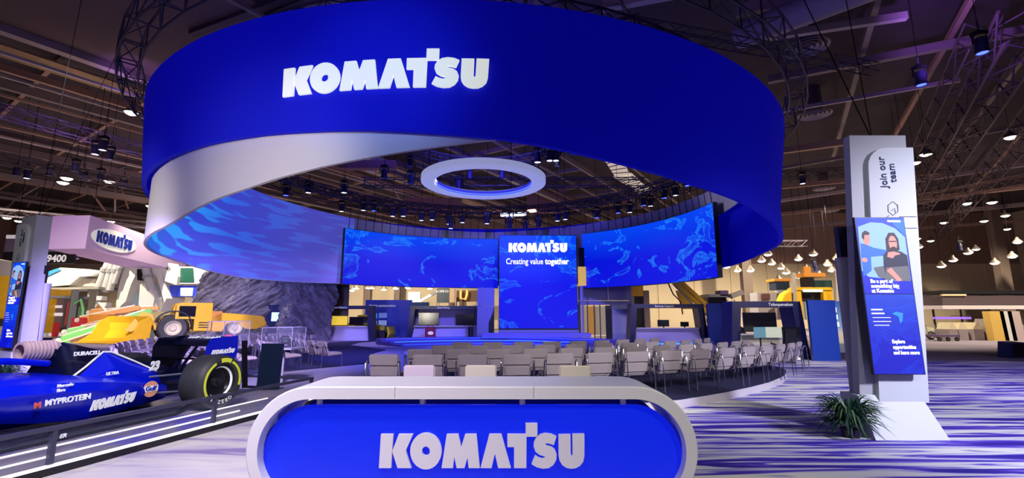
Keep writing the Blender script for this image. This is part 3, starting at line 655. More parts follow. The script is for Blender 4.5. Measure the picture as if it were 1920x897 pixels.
MB().path([(1.62, .27, .74), (2.0, .30, .80), (2.45, .24, .82), (2.72, .1, .80), (2.8, 0, .78), (2.72, -.1, .80), (2.45, -.24, .82), (2.0, -.30, .80), (1.62, -.27, .74)], .032, 8).build('halo', carblue, car, smooth=True)
MB().tube((2.8, 0, .79), (2.95, 0, .58), .022).build('halo_pillar', carblue, car)
MB().lathe([(.075, 0), (.10, .0), (.105, .30), (.09, .34), (.0, .34)] , M=Matrix.Translation((1.74, 0, .87)) @ Matrix.Rotation(R_(-90), 4, 'Y')).build('air_intake', pinkish, car, smooth=True)
mb = MB()
for k in range(8): mb.lathe([(.104, 0), (.112, .008), (.104, .016)], M=Matrix.Translation((1.71 - k * .035, 0, .87)) @ Matrix.Rotation(R_(-90), 4, 'Y'), n=20)
mb.build('intake_rib', pinkish, car)
MB().box((2.25, .0, .66), (.5, .32, .03)).build('headrest', mat('headrest_pale', (.6, .5, .6), .6), car, bevel=.01)
mb = MB(); mb.prism([(0.0, -.5), (0.5, -.8), (2.5, -.82), (2.9, -.45), (2.9, .45), (2.5, .82), (0.5, .8), (0.0, .5)], Matrix.Translation((0, 0, .04)), .035); mb.build('floor_board', carblack, car)
for s in (1, -1):
    mb = MB(); mb.prism([(2.2, .07), (2.9, .07), (2.6, .22), (1.4, .14)], Matrix(((1, 0, 0, 0), (0, 0, 1, s * .80), (0, 1, 0, 0), (0, 0, 0, 1))), .012); mb.build('bargeboard', carblack, car)
    MB().lathe([(0, 0), (.13, 0)], M=Matrix.Translation((2.37, s * .55, .47)) @ Matrix.Rotation(R_(90), 4, 'Y') @ Matrix.Scale(1.3, 4, (0, 1, 0)), n=20).build('radiator_inlet', black, car)
    mr_ = MB().box((2.62, s * .60, .70), (.05, .17, .06)).build('mirror', carblue, car, bevel=.012); MB().tube((2.6, s * .3, .6), (2.6, s * .55, .69), .008, n=5).build('stalk', carblack, mr_)
    mb = MB()
    for (p, q) in [((3.55, .18, .45), (3.5, .72, .42)), ((3.2, .2, .40), (3.5, .72, .42)), ((3.55, .17, .25), (3.5, .72, .22)), ((3.15, .2, .22), (3.5, .72, .22))]: mb.tube((p[0], s * p[1], p[2]), (q[0], s * q[1], q[2]), .012, n=6)
    for (p, q) in [((.5, .25, .46), (0.02, .56, .48)), ((-.2, .1, .44), (0.02, .56, .48)), ((.55, .28, .26), (0.02, .56, .24)), ((-.2, .1, .22), (0.02, .56, .24))]: mb.tube((p[0], s * p[1], p[2]), (q[0], s * q[1], q[2]), .014, n=6)
    mb.build('suspension', mat('wishbone', (.12, .13, .2), .3), car)
MB().span((4.35, -.95, .07), (4.75, .95, .10)).build('front_wing', carblue, car)
for s in (1, -1): MB().span((4.2, s * .94 - .01, .05), (4.9, s * .94 + .01, .3)).build('wing_endplate', carblue, car)
MB().loft([[(-.42, y, .60), (-.30, y, .605), (-.16, y, .63), (-.14, y, .65), (-.3, y, .632), (-.42, y, .625)] for y in (-.48, .48)]).build('rear_wing', carblack, car)
MB().loft([[(-.62, y, .91), (-.50, y, .86), (-.40, y, .80), (-.38, y, .815), (-.5, y, .885), (-.62, y, .94)] for y in (-.48, .48)]).build('wing_flap', carblack, car)
for s in (1, -1):
    m = carblue if s > 0 else carblack
    mb = MB(); mb.prism([(-.12, .58), (-.12, .80), (-.2, .93), (-.66, .95), (-.68, .70), (-.50, .35), (-.30, .35)], Matrix(((1, 0, 0, 0), (0, 0, 1, s * .49), (0, 1, 0, 0), (0, 0, 0, 1))), .014); mb.build('wing_endplate', m, car)
    mb = MB(); mb.bar((-.05, s * .07, .40), (-.35, s * .07, .80), .05, .015); mb.build('wing_pylon', carblack, car)
text('lettering', 'WILLIAMS', .135, text_white, frame((-.52, -.38, .885), (0, 1, 0), (-.86, 0, .52)), car, bold=.03, shear=.35, spacing=1.0)
for s in (1,):
    logo(lambda x, y, d: Vector((-.20 - x * .062, .508 + d, .70 + y * .062)), text_white, car, .003, 'lettering', False, slant=.3)
    a = Vector((1.47, sy(1.47) + .014, 0)); b = Vector((.85, sy(.85) + .014, 0)); dv = (b - a).normalized()
    nn = Vector((-dv.y, dv.x, 0)) * -1
    if nn.y < 0: nn = -nn
    logo(lambda x, y, d: a + dv * (x * .094) + Vector((0, 0, .235 + y * .11)) + nn * (d + .012), text_white, car, .004, 'lettering', False, slant=.35)
def side_text(s, x, z, size, bold=.02, shear=0.0, off=.02, xe=None, ya=None, yb=None, m=None, sp=1.0):
    xe = x - .5 if xe is None else xe
    p = Vector((x, (sy(x) if ya is None else ya) + off, z)); q = Vector((xe, (sy(xe) if yb is None else yb) + off, z))
    return text('lettering', s, size, m or text_white, frame(p, (q - p)), car, bold=bold, shear=shear, spacing=sp)
side_text('MYPROTEIN', 1.90, .37, .080, .03)
side_text('M', 1.99, .36, .08, .04, m=mat('red_print', (.9, .15, .12), .5))
side_text('Mercado', 1.80, .53, .045, .02, off=-.005); side_text('libre', 1.80, .485, .045, .02, off=.0)
side_text('DURACELL', 1.37, .80, .060, .04, ya=.215, yb=.20, xe=1.0)
side_text('ULTRA', 1.12, .56, .05, .03, ya=.395, yb=.36, xe=.8)
side_text('23', .50, .55, .15, .05, ya=.26, yb=.20, xe=.2, shear=.2)
g = Matrix.Translation((.58, sy(.58) + .03, .33)) @ Matrix.Rotation(R_(-90), 4, 'X')
MB().lathe([(0, 0), (.098, 0), (.098, .006), (0, .006)], M=Matrix.Translation((.58, sy(.58) + .02, .33)) @ Matrix.Rotation(R_(-90), 4, 'X'), n=28).build('badge', mat('badge_orange', (.8, .35, .2), .5, emit=(.8, .35, .2), es=.1), car)
MB().box((.58, sy(.58) + .029, .335), (.17, .006, .07)).build('badge_band', text_white, car)
text('lettering', 'Gulf', .08, logo_blue, frame((.655, sy(.58) + .034, .312), (-1, 0, 0)), car, bold=.03)
def tyre(x, s, wdt, name='wheel'):
    cx = s * (.97 - wdt / 2); M = Matrix.Translation((x, cx, .36)) @ Matrix.Rotation(R_(-90 * s), 4, 'X')
    hw = wdt / 2; o = MB().lathe([(.235, -hw + .02), (.30, -hw), (.345, -hw + .03), (.36, -hw + .07), (.36, hw - .07), (.345, hw - .03), (.30, hw), (.235, hw - .02), (.22, hw - .05), (.22, -hw + .05), (.235, -hw + .02)], M=M, n=48).build(name, rubber, car, smooth=True)
    MB().lathe([(0.0, hw - .10), (.06, hw - .07), (.09, hw - .12), (.17, hw - .12), (.215, hw - .04), (.222, hw - .02), (.22, -hw + .1), (0, -hw + .1)], M=M, n=36).build('rim', mat('rim_dark', (.03, .03, .04), .3, .6), o, smooth=True)
    MB().lathe([(.190, hw - .075), (.205, hw - .05)], M=M, n=48).build('rim_ring', text_white, o)
    yl = mat('tyre_yellow', (.75, .8, .05), .5, emit=(.7, .8, .05), es=.12)
    for a0, a1 in ((118, 195), (-35, 62)):
        mb = MB(); rr = []
        for k in range(17):
            a = R_(lerp(a0, a1, k / 16)); rr.append([M @ Vector((r * math.cos(a) * s, -r * math.sin(a), z)) for r, z in ((.268, hw + .004), (.30, hw + .004), (.30, hw - .004), (.268, hw - .004))])
        mb.loft(rr).build('sidewall_stripe', yl, o)
    mb = MB(); rr = []
    for k in range(9):
        a = R_(lerp(80, 112, k / 8)); rr.append([M @ Vector((r * math.cos(a) * s, -r * math.sin(a), z)) for r, z in ((.262, hw + .004), (.318, hw + .002), (.318, hw - .006), (.262, hw - .004))])
    mb.loft(rr).build('sidewall_stripe', yl, o)
    if s > 0:
        for k, ch in enumerate('P ZERO'):
            a = R_(236 + k * 13); c_ = Vector((x - .285 * math.cos(a), cx + hw + .004, .36 + .285 * math.sin(a)))
            text('sidewall_letter', ch, .07, text_white, frame(c_, (-math.sin(a) * -1, 0, 0) if False else (math.sin(a), 0, math.cos(a)), (math.cos(a), 0, -math.sin(a))), o, bold=.02, align='CENTER') if ch != ' ' else None
    return o
for s in (1, -1): tyre(0, s, .40); tyre(3.5, s, .32)
# info stand, cases behind the car
o = empty('info_stand', 'dark glass information panel standing on end beside the race car barrier', 'sign', (-4.86, 9.65, 0.0))
MB().loft([[(-.23 + .03 * t, -.03 + .02 * t, .27 + t * .88), (.21 + .02 * t, -.03 + .02 * t, .27 + t * .88), (.21 + .02 * t, .02 + .02 * t, .27 + t * .88), (-.23 + .03 * t, .02 + .02 * t, .27 + t * .88)] for t in (0, 1)]).build('panel', mat('dark_glass', (.01, .02, .045), .15), o)
MB().span((-.25, -.12, 0.262), (.25, .12, 0.28)).build('foot', black, o); MB().bar((-.5, .05, .28), (-.62, .1, 1.2), .06, .09).build('post', black, o); MB().bar((-.5, .05, .30), (-.2, 0, .30), .04).build('brace', black, o)
def case(label, x, y, w_, z0, z1, content):
    o = empty('display_case', label, 'display case', (x, y, 0)); MB().tube((0, 0, .02), (0, 0, z0 - .03), .05).build('pedestal_post', grey_panel, o); MB().span((-w_ / 2, -w_ / 2, z0 - .035), (w_ / 2, w_ / 2, z0)).build('case_floor', grey_panel, o); MB().lathe([(0, 0), (.24, 0), (.24, .02), (0, .03)]).build('foot', grey_panel, o)
    MB().span((-w_ / 2 + .01, -w_ / 2 + .01, z0), (w_ / 2 - .01, w_ / 2 - .01, z1)).build('glass_cover', glass, o)
    mb = MB()
    for a in (-1, 1):
        for b in (-1, 1): mb.span((a * w_ / 2 - .006, b * w_ / 2 - .006, z0), (a * w_ / 2 + .006, b * w_ / 2 + .006, z1))
    for b in (-1, 1): mb.span((-w_ / 2, b * w_ / 2 - .006, z1 - .006), (w_ / 2, b * w_ / 2 + .006, z1 + .006)); mb.span((b * w_ / 2 - .006, -w_ / 2, z1 - .006), (b * w_ / 2 + .006, w_ / 2, z1 + .006))
    mb.build('edge_trim', mat('acrylic_edge', (.22, .22, .32), .4), o)
case('clear display case on grey pedestal holding a red and blue racing helmet', -6.62, 11.1, .62, 1.0, 1.58, 0)
case('clear display case holding a dark steering wheel, next to the info panel', -5.75, 12.0, .75, .92, 1.42, 0)
def helmet(label, x, y, z, m1, m2):
    o = empty('racing_helmet', label, 'helmet', (x, y, z))
    MB().lathe([(.0, .27), (.06, .262), (.11, .235), (.138, .18), (.14, .12), (.13, .05), (.11, .0), (.0, .0)], n=28).build('shell', m1, o, smooth=True)
    mb = MB(); mb.loft([[(.143 * math.cos(a), .143 * math.sin(a), z_) for z_ in (.10, .17)] for a in [R_(180 + k * 10) for k in range(1, 18)]], closed=False); mb.build('visor', m2, o, smooth=True)
helmet('red and blue racing helmet in the clear case behind the race car', -6.62, 11.1, 1.003, mat('helmet_red', (.45, .05, .15), .25), mat('visor_dark', (.05, .03, .25), .1))
o = empty('steering_wheel', 'black racing steering wheel in the clear case by the info panel', 'steering wheel', (-5.7, 12.0, .924))
MB().path([(-.15, 0, .06), (-.17, 0, .18), (-.1, 0, .26), (.1, 0, .26), (.17, 0, .18), (.15, 0, .06), (.05, 0, .02), (-.05, 0, .02), (-.15, 0, .06)], .022, 8).build('rim', black, o); MB().box((0, .0, .14), (.24, .04, .14)).build('hub', black, o, bevel=.01); MB().box((0, -.025, .16), (.1, .006, .05)).build('display', mat('dim_screen', (.02, .02, .05), .2, emit=(.1, .3, .2), es=.4), o)
# ================================================================== SIGN TOWERS
portrait_m = [screen_mat('poster_blue', (0.0, 0.012, 0.80), (0.0, 0.02, 0.85), dots=False), mat('p_sky', (.1, .2, .5), .5, emit=(.33, .55, .92), es=.85), mat('p_skin', (.5, .2, .15), .5, emit=(.62, .25, .22), es=.75),
              mat('p_blueshirt', (.02, .1, .6), .5, emit=(.02, .14, .72), es=.75), mat('p_dark', (.01, .01, .03), .5, emit=(.02, .02, .05), es=.8), mat('p_hair', (.02, .01, .01), .5, emit=(.03, .012, .02), es=.8), screen_text,
              mat('p_azure', (.0, .1, .8), .5, emit=(.01, .12, .85), es=1), mat('p_grey', (.1, .1, .1), .5, emit=(.10, .11, .12), es=.8)]
def disc(cx, cy, rx, ry, n=18, a0=0, a1=360): return [(cx + rx * math.cos(R_(lerp(a0, a1, i / n))), cy + ry * math.sin(R_(lerp(a0, a1, i / n)))) for i in range(n + (0 if a1 - a0 == 360 else 1))]
def poster(parent, w_, h, z0, y):
    """upper picture: two people, arc of sky; drawn flat on the screen, x right, z up"""
    mb = MB(); k = [0]
    def pg(poly, mi):
        mb.mi = mi; k[0] += 1; mb.prism([(p[0] * w_, p[1] * h) for p in poly], frame((-w_ / 2, y, z0), (1, 0, 0)), .001 + k[0] * .0006)
    pg([(0, 0), (1, 0), (1, 1), (0, 1)], 0)
    pg([(0, .30), (.12, .22), (.4, .2), (.7, .16), (.98, .18), (.985, .74), (.8, .86), (.55, .93), (.3, .94), (.03, .88)], 1)
    pg([(.75, .98), (1, .98), (1, .75), (.78, .9)], 7); pg([(.66, .945), (.93, .94), (.93, .965), (.66, .97)], 6)
    pg([(.02, .22), (.2, .3), (.22, .48), (.6, .50), (.62, .56), (.3, .6), (.16, .64), (.04, .66), (.02, .5)], 3)
    pg(disc(.17, .72, .075, .085), 2); pg([(.08, .74), (.1, .80), (.17, .83), (.25, .80), (.24, .77), (.14, .77), (.12, .70)], 5); pg(disc(.08, .44, .06, .03), 2)
    pg([(.45, .28), (.55, .2), (.97, .18), (.97, .5), (.85, .55), (.7, .57), (.55, .55), (.48, .50)], 4); pg([(.45, .18), (.97, .16), (.95, .36), (.5, .34)], 8)
    pg([(.56, .56), (.57, .72), (.65, .80), (.76, .80), (.83, .72), (.83, .57), (.7, .54)], 5); pg(disc(.705, .66, .085, .10), 2); pg([(.63, .675), (.78, .675), (.78, .69), (.63, .69)], 5); pg(disc(.705, .585, .06, .03), 5)
    pg([(.55, .48), (.66, .46), (.72, .5), (.82, .51), (.82, .53), (.7, .55), (.58, .54)], 2)
    pg([(.5, .3), (.6, .34), (.8, .17), (.7, .16)], 2); pg([(.25, .34), (.45, .36), (.48, .18), (.33, .22)], 8)
    mb.build('picture', portrait_m, parent)
    for i, s in enumerate(('Be a part of', 'something big', 'at Komatsu')): text('caption', s, .080, screen_text, frame((-w_ * .36, y - .012, z0 + h * (.14 - .062 * i)), (1, 0, 0)), parent, bold=.02, fit=(.33, .41, .32)[i])
def totem(label, loc, rz, s, dep, scx=0.0):
    o = empty('sign_tower', label, 'sign', loc, rz)
    tw = mat('tower_grey', (.46, .47, .52), .5); tl = mat('tower_white', (.66, .70, .74), .5)
    sh = .08 * s
    def shx(poly): return [(x + sh * z, z) for x, z in poly]
    F0 = lambda y: frame((0, y, 0), (1, 0, 0))
    MB().prism(shx([(-.45, 0.0), (.45, 0.0), (.45, 4.55), (-.45, 4.55)]), F0(dep), dep).build('body', tw, o)
    P = [(.52, .45), (.52, 4.32)] + [(-.22 + .3 * math.cos(R_(a)) + .0, 4.02 + .3 * math.sin(R_(a))) for a in range(90, 181, 15)] + [(-.52 + .0, 4.0)][:0] + [(-.52 + .0, .45)][:0]
    P = [(.50, .45), (.50, 4.32), (.08, 4.32)] + [(.08 + .3 * math.cos(R_(a)), 4.02 + .3 * math.sin(R_(a))) for a in range(105, 181, 15)] + [(-.22, .45)]
    P = [(x * s, z) for x, z in P]
    if s < 0: P = P[::-1]
    MB().prism(shx(P), F0(0.0), .07).build('front_panel', tl, o)
    MB().loft([[(-.5 + .04 * t, -.32 * (1 - t) - .02, .55 * t), (.52 - .06 * t, -.32 * (1 - t) - .02, .55 * t), (.52 - .06 * t, .34, .55 * t), (-.5 + .04 * t, .34, .55 * t)] for t in (0, 1)]).build('foot', tl, o)
    ink = mat('dark_blue_ink', (.01, .015, .12), .6)
    cx = (.12 if s > 0 else .02) * 1.0
    text('lettering', 'Join our\n  team', .155, ink, frame((cx * s + .08 + sh * 3.7 - .14, -.078, 3.66), (0, 0, 1), (-1, 0, 0)), o, bold=.004)
    mb = MB(); fx = lambda x, z: (x * s + sh * z + (.0 if s > 0 else .0), -.076, z)
    for path in ([(.05, 3.38), (.13, 3.44), (.2, 3.38), (.2, 3.28), (.12, 3.22), (.05, 3.28), (.05, 3.38)], [(-.02, 3.0), (-.02, 3.16), (.06, 3.22)], [(.48, 3.2), (.22, 3.2), (.22, 3.02), (.48, 3.02)], [(.1, 3.3), (.15, 3.33), (.16, 3.26)]):
        mb.path([fx(*p) for p in path], .004, 4)
    mb.build('line_drawing', ink, o)
    sx = .04 * s + scx; W, Hh = .72, 1.14
    d = MB().span((sx - W / 2 - .012, -.22, .86), (sx + W / 2 + .012, -.17, 3.16)).build('screen_housing', black, o)
    e = empty_part('screen', o, (sx, 0, 0)); poster(e, W, Hh, 2.01, -.221)
    MB().span((-W / 2, -.224, .87), (W / 2, -.2205, 2.0)).build('lower_display', screen_mat('lower_poster', (0.0, .004, .62), (.0, .03, .8), scale=.8, dots=False) if 'lower_poster' not in MATS else MATS['lower_poster'], e)
    for i, t_ in enumerate(('Explore', 'opportunities', 'and learn more')): text('caption', t_, .075, screen_text, frame((-.05, -.226, 1.30 - .078 * i), (1, 0, 0)), e, bold=.02, fit=(.18, .33, .37)[i])
    for i, (xx, l_) in enumerate(((-.30, .17), (-.30, .19), (-.29, .26), (-.29, .26), (-.28, .22))): MB().span((xx, -.2275, 1.77 - i * .055), (xx + l_, -.2245, 1.785 - i * .055 - (.004 if i > 1 else -.006))).build('caption_line', text_white, e)
    MB().prism([(.0, 1.72), (.06, 1.75), (.16, 1.73), (.14, 1.62), (.10, 1.58), (.09, 1.68)], F0(-.2245), .002).build('map_mark', mat('map_cyan', (.02, .2, .6), .5, emit=(.03, .3, .8), es=.5), e)
    MB().tube((-.1 * s, .42, 0), (-.1 * s, .42, 2.62), .13, n=24).build('column', tw, o, smooth=True)
    MB().span((-.1 * s - .13, .30, 2.62), (-.1 * s + .12, .40, 3.12)).build('side_screen', black, o)
    for q in ((-.8 * s, 1.2, 11), (.05, .2, 12)): MB().tube((sh * 4.5 + .05, .17, 4.54), (q[0], q[1], q[2]), .008, n=4).build('hanging_wire', cable, o)
    return o
def empty_part(name, parent, loc=(0, 0, 0)):
    e = bpy.data.objects.new(name, None); C.objects.link(e); e.parent = parent; e.location = loc; e.empty_display_size = .1; return e
totem('tall leaning pale sign tower with blue screens at the right, fern at its foot', (5.5, 7.1, 0.012), 0, 1, .14)
totem('tall leaning pale sign tower with blue screens at the left edge behind the race car', (-13.6, 13.0, 0.0), R_(-25), -1, .34, .25)
def fern(label, x, y, z, r, h, n=150, pot=True):
    o = empty('potted_fern', label, 'plant', (x, y, z)); rnd = random.Random(int(x * 10))
    MB().lathe([(0, 0), (.11 * r * 2, 0), (.14 * r * 2, .11), (.12 * r * 2, .12), (0, .11)], n=20).build('pot', mat('dark_pot', (.03, .02, .04), .5), o, smooth=True)
    mb = MB()
    for k in range(n):
        a = rnd.uniform(0, 2 * math.pi); L = r * rnd.uniform(.7, 1.15); up = rnd.uniform(.25, 1.0) * h; dr = rnd.uniform(-.1, .75) * h; w_ = rnd.uniform(.012, .022); mb.mi = rnd.random() < .3
        ca, sa = math.cos(a), math.sin(a); pts = []
        for j in range(7):
            t = j / 6; rr = L * t; z_ = .14 + up * math.sin(min(1, t * 1.25) * math.pi * .6) - dr * t * t; ww = w_ * (1 - abs(2 * t - .7) * .5) * (1 if j < 6 else .1)
            pts.append([(ca * rr - sa * ww, sa * rr + ca * ww, z_), (ca * rr, sa * rr, z_ - ww * .5), (ca * rr + sa * ww, sa * rr - ca * ww, z_)])
        mb.loft([[Vector(p) for p in r_] for r_ in pts], closed=False)
    mb.build('foliage', [leafm, leaf2], o, smooth=True)
fern('bushy dark green fern at the foot of the right sign tower', 4.80, 6.95, 0.012, .46, .44, 230)
fern('small dark fern at the foot of the left sign tower', -13.2, 12.5, 0.0, .5, .4, 110)
tag(MB().lathe([(0, 0), (.16, 0), (.17, .02), (.15, .5), (.17, 1.0), (.0, 1.02)], n=20).build('waste_bin', navy, None, smooth=True, loc=(-15.0, 15.3, 0)), 'tall dark cylinder bin standing left of the yellow loader bucket', 'bin')
# ================================================================== KIOSKS UNDER THE RING
def kiosk(label, x, y, w_, h, title, mons, m_counter, right_panel=0.0, left_panel=0.0, lit=None, back=None, tx=-.2):
    o = empty('demo_kiosk', label, 'kiosk', (x, y, 0)); hw = w_ / 2; Fm = frame((0, 0, 0), (1, 0, 0))
    for s in (-1, 1):
        P = [(s * (hw + .18), 0), (s * (hw - .14), 0), (s * (hw - .38), h), (s * (hw - .02), h)]
        if s > 0: P = P[::-1]
        MB().prism(P, frame((0, 0.9, 0), (1, 0, 0)), .95).build('side_frame', navy, o)
    MB().span((-hw + .2, -.06, h - .24), (hw - .2, .9, h)).build('header', navy, o)
    MB().loft([[(-hw + .14 + .16 * t, .12 + .15 * t, .95 * t), (hw - .14 - .16 * t, .12 + .15 * t, .95 * t), (hw - .14 - .16 * t, .5, .95 * t), (-hw + .14 + .16 * t, .5, .95 * t)] for t in (0, 1)]).build('counter', m_counter, o)
    MB().span((-hw + .3, .05, .95), (hw - .3, .6, 1.0)).build('counter_top', white, o)
    if back: MB().span((-hw + .3, .8, 1.0), (hw - .3, .86, h - .24)).build('back_wall', back, o)
    for mx, mw, mm in mons:
        k = MB().span((mx - mw / 2, .55, 1.06), (mx + mw / 2, .62, 1.06 + mw * .58)).build('monitor', mm, o); MB().span((mx - .04, .56, 1.0), (mx + .04, .61, 1.07)).build('stand', black, k)
    if lit: MB().span((-hw + .2, .0, .02), (hw - .2, .05, .09)).build('floor_light', lit, o)
    if right_panel: MB().span((hw, -.5, 0), (hw + right_panel, -.38, h + .03)).build('side_panel', blue_panel, o)
    if left_panel: MB().span((-hw - .1 - left_panel, -.2, 0), (-hw - .1, -.1, h + .05)).build('side_panel', navy, o); MB().span((-hw - left_panel * .75, -.23, 1.35), (-hw - left_panel * .45, -.205, 1.95)).build('wall_screen', mat('pale_screen', (.5, .7, .9), .4, emit=(.4, .7, 1), es=.8), o)
    text('title', title, .17, text_white, frame((tx, -.075, h - .18), (1, 0, 0)), o, align='CENTER')
    return o
kp = lav_panel; bm_ = mat('monitor_black', (.006, .006, .01), .15); ym = mat('monitor_yellow', (.6, .45, .05), .4, emit=(.85, .6, .05), es=.8)
kiosk('dark-framed kiosk with a yellow monitor between two black ones, left under ring', -12.35, 33.0, 5.1, 2.42, 'MCT Global Control Systems', [(-1.1, 1.0, bm_), (.1, 1.1, ym), (1.3, 1.0, bm_)], kp, left_panel=2.4)
kiosk('dark-framed kiosk with lavender wall and two dark monitors, left of centre screen', -4.75, 34.0, 5.2, 2.42, 'Smart Mining', [(-1.35, 1.5, bm_), (1.3, 1.3, bm_)], kp, lit=led_cyan, back=mat('kiosk_back', (.30, .26, .42), .6))
kiosk('dark-framed kiosk with pale counter and bright blue side panel, right of stage', 9.4, 28.5, 4.4, 2.42, 'Remote Support', [(-.1, .7, bm_), (1.2, .5, bm_)], kp, right_panel=.85, lit=led_cyan)
kiosk('dark-framed teleoperation kiosk with large monitor and tall blue side panel', 10.15, 18.8, 2.75, 2.28, 'Teleoperation', [(.0, 1.35, bm_)], mat('warm_counter', (.55, .50, .45), .5), right_panel=1.05, lit=led_white, tx=.55)
# simulator seat and screen pieces at the teleoperation kiosk
o = empty('operator_simulator', 'black operator simulator seat with three monitors before the teleoperation kiosk', 'simulator', (10.1, 17.6, 0))
MB().box((0, 0, .42), (.5, .5, .14)).build('seat', black, o, bevel=.04); MB().box((0, -.26, .85), (.48, .12, .8), M=Matrix.Translation((0, -.28, .85)) @ Matrix.Rotation(R_(12), 4, 'X') @ Matrix.Identity(4)) if False else None
MB().box(None, (.48, .12, .8), M=Matrix.Translation((0, -.28, .85)) @ Matrix.Rotation(R_(12), 4, 'X')).build('backrest', black, o, bevel=.04)
MB().lathe([(.0, 0), (.3, 0), (.28, .05), (.05, .08), (.05, .36), (0, .36)], n=20).build('base', black, o)
for s in (-1, 1): MB().path([(s * .3, -.1, .4), (s * .36, .0, .66), (s * .36, .3, .68)], .035, 8).build('armrest', black, o); MB().tube((s * .36, .3, .68), (s * .36, .32, .86), .02).build('joystick', mgrey, o)
for s, mm in ((-1, 0), (0, 1), (1, 2)): MB().box(None, (.62, .04, .4), M=Matrix.Translation((s * .6, .72 - abs(s) * .12, 1.08)) @ Matrix.Rotation(-s * R_(25), 4, 'Z')).build('monitor', [mat('tele_a', (.02, .05, .1), .2, emit=(.2, .4, .5), es=.6), mat('tele_b', (.1, .1, .1), .2, emit=(.7, .75, .6), es=.7), bm_][mm], o)
MB().path([(-.6, .6, .88), (-.6, .6, .05), (.6, .6, .05), (.6, .6, .88)], .03, 6).build('monitor_stand', black, o)
o = empty('exhibit_board', 'leaning picture board fading from blue to sand right of the tall blue panel', 'sign', (13.0, 18.6, 0))
gm = grad_mat('dune_picture', [(0, (.12, .14, .16)), (.16, (.16, .17, .17)), (.2, (.62, .52, .36)), (.38, (.72, .60, .42)), (.5, (.25, .42, .62)), (1, (.03, .12, .42))], 'Z', .3, 2.25, .8)
MB().prism([(-.62, .3), (.72, .3), (.58, 2.28), (-.68, 2.28)], frame((0, 0, 0), (1, 0, 0)), .05).build('picture', gm, o)
for k in range(3): MB().span((-.5 + k * .02, -.062, 1.85 - k * .28), (-.22 + k * .02, -.052, 2.03 - k * .28)).build('photo_tile', letter_lit, o)
for x in (-.5, .5): MB().span((x - .03, 0.0, 0), (x + .03, .3, .32)).build('foot', black, o)
o = empty('exhibit_board', 'blue picture wall with small screens between the two left kiosks', 'sign', (-10.1, 38.5, 0))
MB().span((-1.9, 0, 0), (1.9, .2, 3.0)).build('panel', mat('deep_blue_wall', (.01, .02, .3), .4, emit=(.01, .02, .5), es=.25), o)
for i, (x, z, m_) in enumerate(((-1.2, 1.7, led_cyan), (-.4, 1.75, text_white), (-1.2, 1.1, text_white), (-.4, 1.15, text_white))): MB().span((x - .35, -.03, z - .2), (x + .3, 0, z + .2)).build('wall_screen', mat('dim_blue_screen' + 'abcd'[i], (.05, .1, .3), .3, emit=[(.02, .3, .8), (.1, .15, .5), (.25, .35, .5), (.2, .25, .6)][i], es=.8), o)
text('title', 'Smart construction', .28, text_white, frame((-1.6, -.01, 2.45), (1, 0, 0)), o)
MB().span((1.95, -.6, 0), (3.4, -.45, 2.8)).build('side_wall', mat('teal_wall', (.05, .16, .3), .5), o)
# stage-side partitions
o = empty('partition', 'plain grey lavender partition left of the tall centre screen', 'partition', (-1.75, 31.8, 0))
MB().span((-.6, 0, 0), (.55, .2, 2.35)).build('panel', grey_panel, o); MB().span((-.6, .02, 2.37), (.55, .2, 3.6)).build('upper_panel', grey_panel, o); MB().loft([[(.55, -.05, 0), (.18, -.05, .3), (.2, -.05, 1.3), (.45, -.05, 1.9), (.55, -.05, 2.35)], [(.55, -.01, 0), (.18, -.01, .3), (.2, -.01, 1.3), (.45, -.01, 1.9), (.55, -.01, 2.35)]]).build('black_drape', black, o)
o = empty('partition', 'grey portal partition with open passage and dark drape right of centre screen', 'partition', (6.3, 31.8, 0))
mb = MB(); mb.span((-1.8, 0, 2.75), (1.8, .25, 3.7)); mb.span((-1.8, -.02, 2.45), (1.8, .3, 2.72)); mb.build('upper_panel', grey_panel, o)
MB().span((-1.85, 0, 0), (-1.65, .3, 2.45)).build('post', grey_panel, o); MB().span((.35, 0, 0), (1.8, .2, 2.45)).build('panel', mat('pale_grey_panel', (.34, .36, .38), .4), o); MB().span((0.0, -.04, 0), (.42, .04, 2.4)).build('black_drape', black, o)
for x in (-1.2, -.75, -.35): MB().span((x - .03, .05, 0), (x + .03, .12, 2.45)).build('mullion', black, o)
for x in (-1.6, .2): MB().tube((x, -.1, 2.75), (x, -.1, 3.75), .06).build('pipe', white, o)
o = tag(MB().lathe([(0, 0), (.16, 0), (.17, .62), (.13, .66), (0, .66)], n=16).build('waste_bin', black, None, loc=(-2.7, 31.0, 0.36)), 'small black bin on the stage beside the left partition', 'bin')
o = empty('equipment_bag', 'dark red bag with a white oval mark before the left centre kiosk', 'bag', (-5.75, 33.4, 0.02)); MB().box((0, 0, .48), (.72, .3, .9)).build('body', mat('bag_red', (.25, .02, .05), .6), o, bevel=.05); MB().lathe([(0, 0), (.2, 0)], M=Matrix.Translation((.05, -.156, .5)) @ Matrix.Rotation(R_(90), 4, 'X') @ Matrix.Scale(.6, 4, (0, 1, 0))).build('oval_mark', text_white, o); MB().path([(-.2, 0, .9), (-.15, 0, 1.02), (.15, 0, 1.02), (.2, 0, .9)], .025, 6).build('handle', black, o)
o = empty('work_light', 'yellow lit square fixture on a post between the centre and right screens', 'lamp', (4.65, 30.9, 0.36)); MB().tube((0, 0, 0), (0, 0, 3.3), .06).build('pole', mgrey, o); MB().box((0, 0, 3.95), (.5, .2, 1.25)).build('lamp_box', mat('lit_yellow', (.5, .3, .05), .5, emit=(.8, .5, .08), es=.7), o); MB().box((0, .02, 5.2), (.35, .2, 1.3)).build('shroud', black, o)
